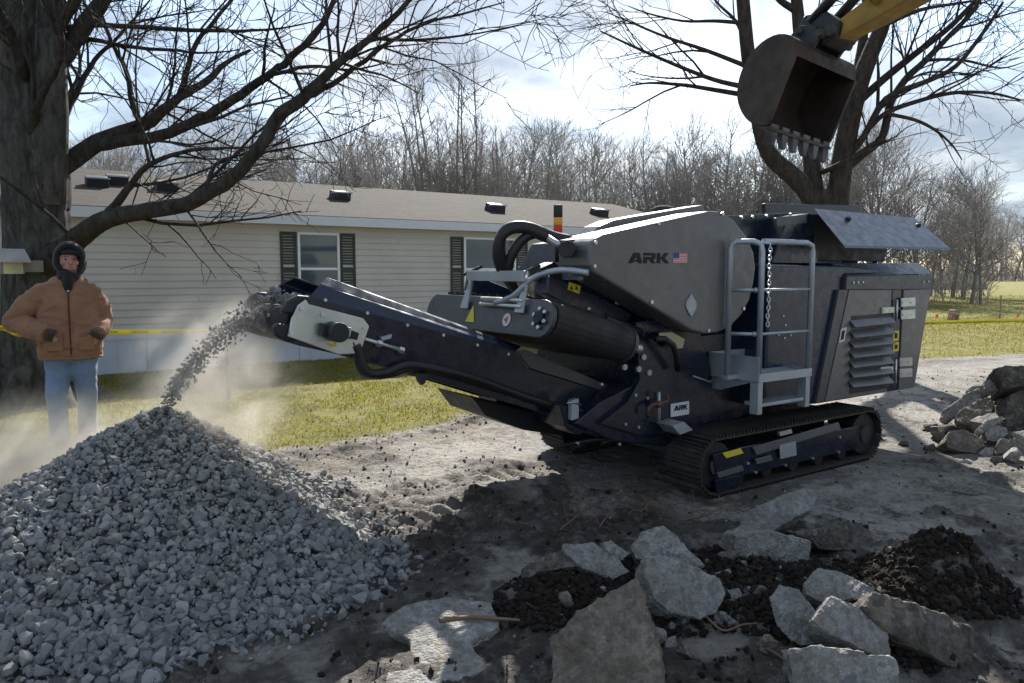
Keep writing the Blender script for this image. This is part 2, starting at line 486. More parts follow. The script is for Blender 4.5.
def axis(lo, a, b, hi, step, grow):
    mid = list(np.arange(a, b + 1e-6, step))
    right = []; s = step; p = mid[-1]
    while p < hi: s *= grow; p += s; right.append(p)
    left = []; s = step; p = mid[0]
    while p > lo: s *= grow; p -= s; left.append(p)
    return np.array(left[::-1] + mid + right)
gx = axis(-450, -2.6, 4.6, 650, 0.025, 1.07)
gy = axis(-40, 2.5, 8.6, 700, 0.025, 1.055)
X, Y = np.meshgrid(gx, gy)
Z = height(X, Y)
V = np.stack([X.ravel(), Y.ravel(), Z.ravel()], 1)
nx, ny = len(gx), len(gy)
ii = (np.arange(ny - 1)[:, None] * nx + np.arange(nx - 1)[None, :]).ravel()
F = np.stack([ii, ii + 1, ii + 1 + nx, ii + nx], 1)

def ground_mat():
    t = NT('ground')
    w = t.wpos()
    lawn, soil = t.attr('lawn'), t.attr('soil')
    nA, nB, nC = t.noise(0.7, 5, 0.6, vec=w), t.noise(6, 6, 0.68, vec=w), t.noise(38, 5, 0.7, vec=w)
    dust = t.mix(t.rng(nB, 0.3, 0.7), (0.29, 0.27, 0.235), (0.45, 0.425, 0.38))
    dust = t.mix(t.rng(nA, 0.42, 0.62, 0, 0.6), dust, (0.50, 0.475, 0.43))
    dust = t.mix(t.rng(nC, 0.5, 0.72, 0, 0.6), dust, (0.14, 0.12, 0.098))
    fl = t.noise(13, 7, 0.75, vec=w, dist=0.8)
    fm = t.rng(t.noise(1.6, 5, 0.65, vec=w), 0.42, 0.6)
    dust = t.mix(t.math('MULTIPLY', t.rng(fl, 0.51, 0.57, 0, 0.9), fm), dust, (0.085, 0.07, 0.056))
    fs = t.noise(26, 5, 0.7, vec=w, dist=0.5)
    dust = t.mix(t.rng(fs, 0.6, 0.64, 0, 0.8), dust, (0.44, 0.42, 0.385))
    dust = t.mix(t.rng(t.voro(16, vec=w), 0.0, 0.17, 0.55, 0.0), dust, (0.09, 0.073, 0.057))
    so = t.mix(t.rng(nB, 0.3, 0.7), (0.022, 0.018, 0.015), (0.068, 0.055, 0.044))
    so = t.mix(t.rng(nC, 0.52, 0.75, 0, 0.5), so, (0.12, 0.1, 0.08))
    gA = t.noise(2.2, 5, 0.65, vec=w); gB = t.noise(0.12, 4, 0.6, vec=w)
    gr = t.mix(t.rng(gA, 0.32, 0.68), (0.14, 0.145, 0.022), (0.26, 0.235, 0.042))
    gr = t.mix(t.rng(gB, 0.4, 0.65, 0, 0.55), gr, (0.21, 0.17, 0.075))
    gr = t.mix(t.rng(t.noise(3.2, 6, 0.72, vec=w), 0.50, 0.64, 0, 0.85), gr, (0.12, 0.092, 0.058))
    sf = t.math('MULTIPLY', soil, t.rng(t.noise(11, 5, 0.7, vec=w), 0.28, 0.5, 0.35, 1.0), True)
    c = t.mix(sf, dust, so)
    c = t.mix(t.math('MULTIPLY', t.attr('dead'), t.rng(fl, .4, .55, .3, .95)), c, t.mix(t.rng(nC, .35, .65), (0.11, 0.085, 0.05), (0.25, 0.2, 0.11)))
    c = t.mix(t.rng(t.math('ADD', lawn, t.rng(nB, 0.3, 0.7, -0.2, 0.2)), 0.35, 0.65), c, gr)
    t.set(color=c, rough=t.rng(t.math('MULTIPLY', soil, t.rng(nA, .35, .6)), 0, 1, 0.92, 0.5), spec=0.35)
    t.bump(t.math('ADD', t.math('MULTIPLY', fl, 1.2), t.math('MULTIPLY', nC, 0.9)), 1.0, 0.045)
    return t.m
M['ground'] = ground_mat()
ground = np_mesh('ground', V, F, M['ground'], smooth=True)
tag(ground, kind='structure')
lawnm, soilm, _n, _dist = masks(X, Y)
deadm = (1 - soilm) * sstep(-1.5, -.4, _dist) * sstep(1.5, 0.2, X) * sstep(.35, .6, fbm(X * 1.5, Y * 1.5, 87, 4, .6))
for nm, arr in (('lawn', lawnm), ('soil', soilm), ('dead', deadm)):
    a = ground.data.attributes.new(nm, 'FLOAT', 'POINT')
    a.data.foreach_set('value', arr.astype(np.float32).ravel())
def hz(x, y):          # height read off the finished sheet
    i = int(np.clip(np.searchsorted(gx, x) - 1, 0, nx - 2)); j = int(np.clip(np.searchsorted(gy, y) - 1, 0, ny - 2))
    f, g = (x - gx[i]) / (gx[i + 1] - gx[i]), (y - gy[j]) / (gy[j + 1] - gy[j])
    return float((Z[j, i] * (1 - f) + Z[j, i + 1] * f) * (1 - g) + (Z[j + 1, i] * (1 - f) + Z[j + 1, i + 1] * f) * g)

# grass: single bent blades on the lawn, thinning with distance
def grass():
    n = 150000
    areas = [(-9.5, 2.5, 4.8, 13.5, 0.66), (4.5, 17, 9, 26, 0.24), (14, 34, 18, 50, 0.10)]
    xs, ys = [], []
    for (a, b, c, d, q) in areas:
        k = int(n * q); xs.append(nr.uniform(a, b, k)); ys.append(nr.uniform(c, d, k))
    x, y = np.concatenate(xs), np.concatenate(ys)
    lw, so, nn, dist = masks(x, y)
    hu, hv = local_uv(HP0, x, y)
    keep = (nr.random(len(x)) < lw * 1.1 * sstep(.2, .5, fbm(x * 1.6, y * 1.6, 77, 4, .6))) & ~((hv > -0.02) & (hv < 8.4) & (hu > -8) & (hu < 13)) & (np.hypot(x + 5.7, y - 8.9) > 0.5)
    x, y = x[keep], y[keep]; z = height(x, y); k = len(x)
    h = nr.uniform(0.012, 0.038, k) * (1 + 0.02 * np.hypot(x, y)); wd = nr.uniform(0.003, 0.006, k) * (1 + 0.09 * np.hypot(x, y))
    an = nr.uniform(0, 2 * np.pi, k); le = nr.uniform(0.2, 1.1, k) * h; la = nr.uniform(0, 2 * np.pi, k)
    b0 = np.stack([x - np.cos(an) * wd, y - np.sin(an) * wd, z - 0.004], 1)
    b1 = np.stack([x + np.cos(an) * wd, y + np.sin(an) * wd, z - 0.004], 1)
    tp = np.stack([x + np.cos(la) * le, y + np.sin(la) * le, z + h], 1)
    Vv = np.stack([b0, b1, tp], 1).reshape(-1, 3)
    t = NT('grass_blades'); w = t.wpos()
    isl = t.node('ShaderNodeNewGeometry').outputs['Random Per Island']
    c = t.mix(isl, (0.13, 0.15, 0.018), (0.32, 0.295, 0.05))
    c = t.mix(t.rng(t.noise(0.9, 4, vec=w), 0.42, 0.68, 0, 0.6), c, (0.28, 0.225, 0.075))
    t.set(color=c, rough=0.8, spec=0.2)
    tr = t.node('ShaderNodeBsdfTranslucent'); t.l.new(c, tr.inputs[0])
    ms = t.node('ShaderNodeMixShader'); ms.inputs[0].default_value = 0.45
    t.l.new(t.bsdf.outputs[0], ms.inputs[1]); t.l.new(tr.outputs[0], ms.inputs[2]); t.l.new(ms.outputs[0], t.out.inputs[0])
    o = np_mesh('lawn_grass', Vv, np.arange(3 * k).reshape(-1, 3), t.m)
    tag(o, 'short yellow green lawn grass around the muddy drive', 'grass', kind='stuff')

# ------------------------------------------------------------------ stones (convex hulls)
def hull_proto(k, flat=0.7, npts=13):
    r = random.Random(1000 + k)
    bm = bmesh.new()
    for _ in range(npts):
        v = Vector((r.gauss(0, 1), r.gauss(0, 1), r.gauss(0, 1))).normalized() * r.uniform(0.82, 1.0)
        bm.verts.new((v.x, v.y * r.uniform(0.7, 0.9), v.z * flat))
    res = bmesh.ops.convex_hull(bm, input=bm.verts)
    bmesh.ops.delete(bm, geom=[g for g in res['geom_interior'] if isinstance(g, bmesh.types.BMVert)], context='VERTS')
    bmesh.ops.triangulate(bm, faces=bm.faces)
    bm.verts.ensure_lookup_table(); bm.verts.index_update()
    Vv = np.array([v.co[:] for v in bm.verts]); Ff = np.array([[l.vert.index for l in f.loops] for f in bm.faces])
    bm.free()
    return Vv, Ff
PROTO = [hull_proto(k, 0.5 + 0.07 * (k % 6), 12 + k % 8) for k in range(16)]
def rand_rots(n):
    q = nr.normal(size=(n, 4)); q /= np.linalg.norm(q, axis=1)[:, None]
    w, x, y, z = q.T
    return np.stack([1 - 2 * (y * y + z * z), 2 * (x * y - z * w), 2 * (x * z + y * w), 2 * (x * y + z * w), 1 - 2 * (x * x + z * z), 2 * (y * z - x * w),
                     2 * (x * z - y * w), 2 * (y * z + x * w), 1 - 2 * (x * x + y * y)], 1).reshape(-1, 3, 3)
def scatter_mesh(name, pos, size, mat, parent=None, protos=None):
    protos = protos or PROTO
    pos = np.asarray(pos); n = len(pos); rot = rand_rots(n); pick = nr.integers(0, len(protos), n)
    Vs, Fs, off = [], [], 0
    for k, (pv, pf) in enumerate(protos):
        ix = np.where(pick == k)[0]
        if not len(ix): continue
        vv = np.einsum('nij,vj->nvi', rot[ix], pv) * np.asarray(size)[ix][:, None, None] + pos[ix][:, None, :]
        ff = pf[None] + (np.arange(len(ix)) * len(pv))[:, None, None] + off
        Vs.append(vv.reshape(-1, 3)); Fs.append(ff.reshape(-1, 3)); off += len(ix) * len(pv)
    return np_mesh(name, np.concatenate(Vs), np.concatenate(Fs), mat, parent)

# loose clods and crumbs of soil and stone lying over the drive
def clods():
    n = 34000
    x = nr.uniform(-3.5, 8, n); y = 2.4 + nr.random(n) ** 1.5 * 9.5
    lw, so, nn, dist = masks(x, y)
    edge = np.exp(-((dist + 0.1) / 0.4) ** 2)
    pr = 0.05 + 0.6 * so + 1.6 * edge * (fbm(x * 3, y * 3, 91, 3) > 0.42)
    u, v = local_uv(MO, x, y)
    keep = (nr.random(n) < pr * (1 - lw * 0.75)) & ~((u > -0.1) & (u < 2.6) & (v > -0.1) & (v < 2.2))
    x, y = x[keep], y[keep]
    s = 0.0025 + 0.018 * nr.random(len(x)) ** 6
    s = s * np.where(so[keep] > 0.4, 1.25, 0.85)
    p = np.stack([x, y, height(x, y) + s * 0.25], 1)
    # heaped lumps on the dark mounds of the front heap
    hp_, hs_ = [p], [s]
    for (mx, my, h, r) in MOUNDS[:5]:
        k = 4200; aa = nr.uniform(0, 6.283, k); rr = r * 1.35 * np.sqrt(nr.random(k)); xx, yy = mx + rr * np.cos(aa), my + rr * np.sin(aa)
        ss_ = 0.0035 + 0.03 * nr.random(k) ** 6; hp_.append(np.stack([xx, yy, height(xx, yy) + ss_ * .3], 1)); hs_.append(ss_)
    p, s = np.concatenate(hp_), np.concatenate(hs_)
    o = scatter_mesh('soil_clods', p, s, M['soil'])
    tag(o, 'dark crumbled soil clods strewn over the muddy drive', 'soil', kind='stuff')
    n = 5200
    x = nr.uniform(-2.2, 8, n); y = 2.5 + nr.random(n) ** 1.4 * 8.5
    lw, so, nn, dist = masks(x, y); u, v = local_uv(MO, x, y)
    keep = (lw < 0.3) & (nr.random(n) < 0.5) & ~((u > -0.1) & (u < 2.6) & (v > -0.1) & (v < 2.2))
    x, y = x[keep], y[keep]; s = 0.005 + 0.02 * nr.random(len(x)) ** 4
    o = scatter_mesh('grit', np.stack([x, y, height(x, y) + s * 0.3], 1), s, M['stone'])
    tag(o, 'small grey grit and stone chips scattered over the drive', 'grit', kind='stuff')

# ------------------------------------------------------------------ house
HP0 = G(220, 368.0)                     # foot of the long wall
HROT = R(34)
HZ_SK, HZ_EAVE = 0.57, 2.47
def siding_mat():
    t = NT('vinyl_siding'); w = t.wpos()
    c = t.mix(t.rng(t.noise(1.3, 5, 0.6, vec=w), 0.3, 0.7), (0.51, 0.475, 0.435), (0.59, 0.555, 0.51))
    t.set(color=c, rough=0.55, spec=0.3)
    return t.m
def roof_mat():
    t = NT('asphalt_shingles')
    mpn = t.node('ShaderNodeMapping'); mpn.inputs['Scale'].default_value = (1, 2.2, 1)
    t.l.new(t.obj(), mpn.inputs[0])
    br = t.node('ShaderNodeTexBrick'); br.offset = 0.37
    br.inputs['Scale'].default_value = 2.6; br.inputs['Mortar Size'].default_value = 0.012; br.inputs['Color1'].default_value = (0.028, 0.025, 0.023, 1)
    br.inputs['Color2'].default_value = (0.058, 0.051, 0.046, 1); br.inputs['Mortar'].default_value = (0.06, 0.05, 0.042, 1)
    br.inputs['Brick Width'].default_value = 0.5; br.inputs['Row Height'].default_value = 0.55
    t.l.new(mpn.outputs[0], br.inputs['Vector'])
    c = t.mix(t.rng(t.noise(18, 5, 0.7), 0.3, 0.7, 0, 0.6), br.outputs['Color'], (0.085, 0.074, 0.066))
    c = t.mix(t.rng(t.noise(0.8, 5, 0.6), 0.45, 0.65, 0, 0.4), c, (0.06, 0.053, 0.048))
    t.set(color=c, rough=0.95, spec=0.15)
    t.bump(t.math('ADD', br.outputs['Fac'], t.noise(60, 3)), 0.4, 0.02)
    return t.m
M['siding'] = siding_mat(); M['shingle'] = roof_mat()
M['skirt'] = paint('skirting', (0.50, 0.55, 0.62), 0.5, var=0.06)
M['trim'] = paint('white_trim', (0.62, 0.65, 0.69), 0.5, var=0.04)
M['shutter'] = paint('green_shutter', (0.035, 0.045, 0.036), 0.6, var=0.1)
M['curtain'] = paint('curtain', (0.45, 0.47, 0.5), 0.9, var=0.15)
def pane_mat():
    t = NT('window_pane')
    t.set(color=(0.09, 0.12, 0.15), rough=0.05, spec=0.8)
    t.bsdf.inputs['Transmission Weight'].default_value = 0.25
    return t.m
M['pane'] = pane_mat()
def wall_s(px, py, v=0.0):               # pixel -> (s along wall, z) on the long wall
    n = Vector((-UY, UX, 0)); p = PL(px, py, Vector((HP0.x, HP0.y, 0)) + n * v, n)
    u, _ = local_uv(HP0, p.x, p.y)
    return u, p.z
def house():
    h = empty('mobile_home', (HP0.x, HP0.y, 0), HROT, 'long beige sided mobile home with a brown shingle roof and dark shutters', 'house')
    s0, s1, dep = -7.2, 12.0, 8.0
    # courses of lap siding on the long wall, each a board
    ex = (HZ_EAVE - HZ_SK) / 17
    for i in range(17):
        z0 = HZ_SK + i * ex
        cut = s0 + 2.1 + (i * 5.7) % 7.9
        a = s0
        for b in (cut, cut + 7.6 if cut + 7.6 < s1 - 0.5 else s1, s1):
            if b - a < 0.3: continue
            MB().hexa([(a, -0.018, z0 - 0.004), (b - 0.004, -0.018, z0 - 0.004), (b - 0.004, 0.02, z0 - 0.004), (a, 0.02, z0 - 0.004),
                       (a, -0.003, z0 + ex), (b - 0.004, -0.003, z0 + ex), (b - 0.004, 0.02, z0 + ex), (a, 0.02, z0 + ex)]).build('siding_board', M['siding'], h)
            a = b
    MB().box((s0, 0.021, 0.02), (s1, dep, HZ_EAVE)).build('wall', M['siding'], h)
    k = 0; a = s0
    while a < s1 - 0.05:
        b = min(a + 1.22, s1)
        p = MB().box((a + 0.004, -0.02, 0.01), (b - 0.004, 0.018, HZ_SK - 0.006))
        for q in range(1, 6):
            x = a + (b - a) * q / 6
            p.box((x - 0.006, -0.026, 0.03), (x + 0.006, -0.019, HZ_SK - 0.03))
        p.build('skirting_panel', M['skirt'], h); a = b
    MB().box((s0, -0.034, HZ_SK - 0.02), (s1, -0.019, HZ_SK + 0.025)).build('skirt_rail', M['skirt'], h)
    MB().box((s0, -0.05, -0.03), (s0 - 0.02, dep, HZ_EAVE)).build('corner_trim', M['trim'], h)
    # roof
    ov, rz, ez = 0.22, 3.62, HZ_EAVE + 0.11
    rf = MB().slab([(s0 - 0.25, -ov, ez), (s0 - 0.25, dep / 2, rz), (s0 - 0.25, dep + ov, ez), (s0 - 0.25, dep + ov, ez - 0.05), (s0 - 0.25, dep / 2, rz - 0.05), (s0 - 0.25, -ov, ez - 0.05)], (s1 - s0 + 0.5, 0, 0)).build('roof', M['shingle'], h)
    MB().box((s0 - 0.25, -ov - 0.025, ez - 0.17), (s1 + 0.25, -ov - 0.001, ez - 0.012)).build('fascia', M['trim'], rf)
    MB().box((s0 - 0.24, -ov, ez - 0.165), (s1 + 0.24, 0.018, ez - 0.145)).build('soffit', M['trim'], rf)
    sl = (rz - ez) / (dep / 2 + ov)
    def vent(px, py, kind):
        # on the near slope: plane through the eave and the ridge
        nl = Vector((0, -sl, 1)).normalized(); nw = Matrix.Rotation(HROT, 3, 'Z') @ nl
        p0 = Matrix.Rotation(HROT, 3, 'Z') @ Vector((0, -ov, ez)) + Vector((HP0.x, HP0.y, 0))
        p = PL(px, py, p0, nw); u, v = local_uv(HP0, p.x, p.y); z = p.z
        v = min(v, dep / 2 - 0.25); z = ez + (v + ov) * sl
        if kind == 'box':
            b = MB().slab([(u - 0.17, v - 0.17, z - 0.06), (u - 0.17, v - 0.2, z + 0.11), (u - 0.17, v + 0.12, z + 0.19), (u - 0.17, v + 0.2, z + 0.04)], (0.34, 0, 0))
            o = b.build('roof_vent', M['black'], rf, 0.015)
            MB().box((u - 0.19, v - 0.22, z + 0.10), (u + 0.19, v - 0.02, z + 0.125)).build('vent_cap', M['galv'], o)
        else:
            b = MB().ball((u, v, z + 0.13), 0.42, 14, (1.0, 0.7, 0.42))
            o = b.build('roof_vent', M['shingle'], rf)
            MB().cyl((u, v, z - 0.1), (u, v, z + 0.1), 0.3).build('vent_collar', M['shingle'], o)
    for px, py, k in ((340, 199, 'box'), (495, 211, 'box'), (599, 215, 'box'), (664, 216, 'dome'), (97, 186, 'box'), (166, 190, 'box'), (117, 184, 'box')):
        vent(px, py, k)
    # windows
    def window(pxa, pxb, pyt, hgt):
        a, z1 = wall_s(pxa, pyt); b, _ = wall_s(pxb, pyt); z0 = z1 - hgt
        w = MB(); t = 0.045
        w.box((a, -0.045, z0), (a + t, 0.0, z1)); w.box((b - t, -0.045, z0), (b, 0.0, z1))
        w.box((a + t, -0.044, z1 - t), (b - t, 0.0, z1)); w.box((a + t, -0.044, z0), (b - t, 0.0, z0 + t))
        wo = w.build('window', M['white'], h, 0.004)
        zm = z0 + hgt * 0.5
        MB().box((a + t, -0.036, zm - 0.022), (b - t, -0.004, zm + 0.022)).build('sash_rail', M['white'], wo)
        for q0, q1 in ((z0 + t, zm - 0.022), (zm + 0.022, z1 - t)):
            MB().box((a + t, -0.0245, q0), (b - t, -0.0215, q1)).build('pane', M['pane'], wo)
        c = MB(); nn = 26; q = []
        for i in range(nn + 1):
            x = a + t + (b - a - 2 * t) * i / nn
            q.append((x, -0.0085 + 0.004 * math.sin(i * 1.9)))
        c.add([(x, y, zm - 0.2) for x, y in q] + [(x, y, z1 - t) for x, y in q], [(i, i + 1, nn + 2 + i, nn + 1 + i) for i in range(nn)], True)
        c.build('curtain', M['curtain'], wo)
        return a, b, z0, z1
    def shutter(a, b, z0, z1):
        s = MB(); s.box((a, -0.04, z0), (a + 0.04, -0.019, z1)); s.box((b - 0.04, -0.04, z0), (b, -0.019, z1))
        zm = (z0 + z1) / 2
        for q in (z0 + 0.0, zm - 0.03, z1 - 0.06): s.box((a + 0.04, -0.039, q), (b - 0.04, -0.019, q + 0.06))
        so = s.build('shutter', M['shutter'], h)
        q = z0 + 0.07
        while q < z1 - 0.08:
            if abs(q - zm) > 0.05:
                MB().hexa([(a + 0.04, -0.034, q), (b - 0.04, -0.034, q), (b - 0.04, -0.022, q), (a + 0.04, -0.022, q),
                           (a + 0.04, -0.024, q + 0.035), (b - 0.04, -0.024, q + 0.035), (b - 0.04, -0.019, q + 0.035), (a + 0.04, -0.019, q + 0.035)]).build('slat', M['shutter'], so)
            q += 0.05
    for (xa, xb, yt) in ((296.5, 338.5, 232), (463, 515, 237)):
        a, b, z0, z1 = window(xa, xb, yt, 1.28)
        shutter(a - 0.30, a - 0.015, z0, z1); shutter(b + 0.015, b + 0.30, z0, z1)
    return h
house()
grass()
clods()

# ------------------------------------------------------------------ bare trees
class Tubes:
    def __init__(s): s.V = []; s.F = []; s.n = 0
    def add(s, pts, rs, sides):
        pts = np.asarray(pts, dtype=float); m = len(pts)
        t = np.gradient(pts, axis=0); t /= np.linalg.norm(t, axis=1)[:, None] + 1e-9
        ref = np.array([0.31, 0.17, 0.93]) if abs(t[0] @ np.array([0.31, 0.17, 0.93])) < 0.85 else np.array([0.93, 0.31, -0.17])
        e1 = np.cross(t, ref); e1 /= np.linalg.norm(e1, axis=1)[:, None] + 1e-9
        e2 = np.cross(t, e1)
        an = np.arange(sides) * 2 * np.pi / sides
        ring = pts[:, None, :] + (e1[:, None, :] * np.cos(an)[None, :, None] + e2[:, None, :] * np.sin(an)[None, :, None]) * np.asarray(rs)[:, None, None]
        s.V.append(ring.reshape(-1, 3))
        i = (np.arange(m - 1) * sides)[:, None]; k = np.arange(sides)[None, :]; k2 = (k + 1) % sides
        s.F.append(np.stack([i + k, i + k2, i + sides + k2, i + sides + k], 2).reshape(-1, 4) + s.n)
        s.n += m * sides
    def mesh(s, name, mat, parent=None):
        return np_mesh(name, np.concatenate(s.V), np.concatenate(s.F), mat, parent, smooth=True)
def wander(r, start, d, length, r0, r1, seg, wob, up=0.0):
    pts = [np.array(start, float)]; d = np.array(d, float); d /= np.linalg.norm(d)
    for i in range(seg):
        d = d + np.array([r.gauss(0, wob), r.gauss(0, wob), r.gauss(0, wob) + up]); d /= np.linalg.norm(d)
        pts.append(pts[-1] + d * length / seg)
    rs = np.linspace(r0, r1, seg + 1)
    return np.array(pts), rs
def side_dir(r, t, ang):
    t = t / (np.linalg.norm(t) + 1e-9)
    v = np.array([r.gauss(0, 1), r.gauss(0, 1), r.gauss(0, 1)]); v -= t * (v @ t); v /= np.linalg.norm(v) + 1e-9
    return t * math.cos(ang) + v * math.sin(ang)
def sprout(r, tubes, pts, rs, level, spec, tw=.004):
    """children along a limb; spec = list of (count per metre, length range, angle range, up, wobble)"""
    if level >= len(spec): return
    dens, (l0, l1), (a0, a1), up, wob, tmin = spec[level]
    seglen = np.linalg.norm(np.diff(pts, axis=0), axis=1); L = seglen.sum()
    k = dens * L; k = int(k) + (1 if r.random() < k - int(k) else 0)
    cum = np.concatenate([[0], np.cumsum(seglen)])
    for _ in range(k):
        f = tmin + (1 - tmin) * r.random() ** 0.8; sdist = f * L
        i = min(int(np.searchsorted(cum, sdist)) - 1, len(pts) - 2); i = max(i, 0)
        q = (sdist - cum[i]) / (seglen[i] + 1e-9)
        p = pts[i] * (1 - q) + pts[i + 1] * q; rr = rs[i] * (1 - q) + rs[i + 1] * q
        d = side_dir(r, pts[i + 1] - pts[i], r.uniform(a0, a1)); d[2] += up
        ln = r.uniform(l0, l1) * (1.15 - 0.6 * f)
        r0 = min(rr * 0.6, 0.012 * ln + 0.003)
        cp, cr = wander(r, p, d, ln, max(r0, tw), max(r0 * 0.3, tw * .65), 3 if level >= 2 else 5, wob, 0.02)
        tubes.add(cp, cr, 5 if r0 > 0.02 else 3)
        sprout(r, tubes, cp, cr, level + 1, spec, tw)

def px_path(lst):
    return np.array([P(a, b, d)[:] for a, b, d, _ in lst]), np.array([q for *_, q in lst])
def smooth_path(p, r, k=4):
    n = len(p); out, ro = [], []
    for i in range(n - 1):
        p0, p1, p2, p3 = p[max(i - 1, 0)], p[i], p[i + 1], p[min(i + 2, n - 1)]
        for j in range(k):
            t = j / k
            out.append(0.5 * ((2 * p1) + (-p0 + p2) * t + (2 * p0 - 5 * p1 + 4 * p2 - p3) * t * t + (-p0 + 3 * p1 - 3 * p2 + p3) * t ** 3))
            ro.append(r[i] * (1 - t) + r[i + 1] * t)
    out.append(p[-1]); ro.append(r[-1])
    return np.array(out), np.array(ro)

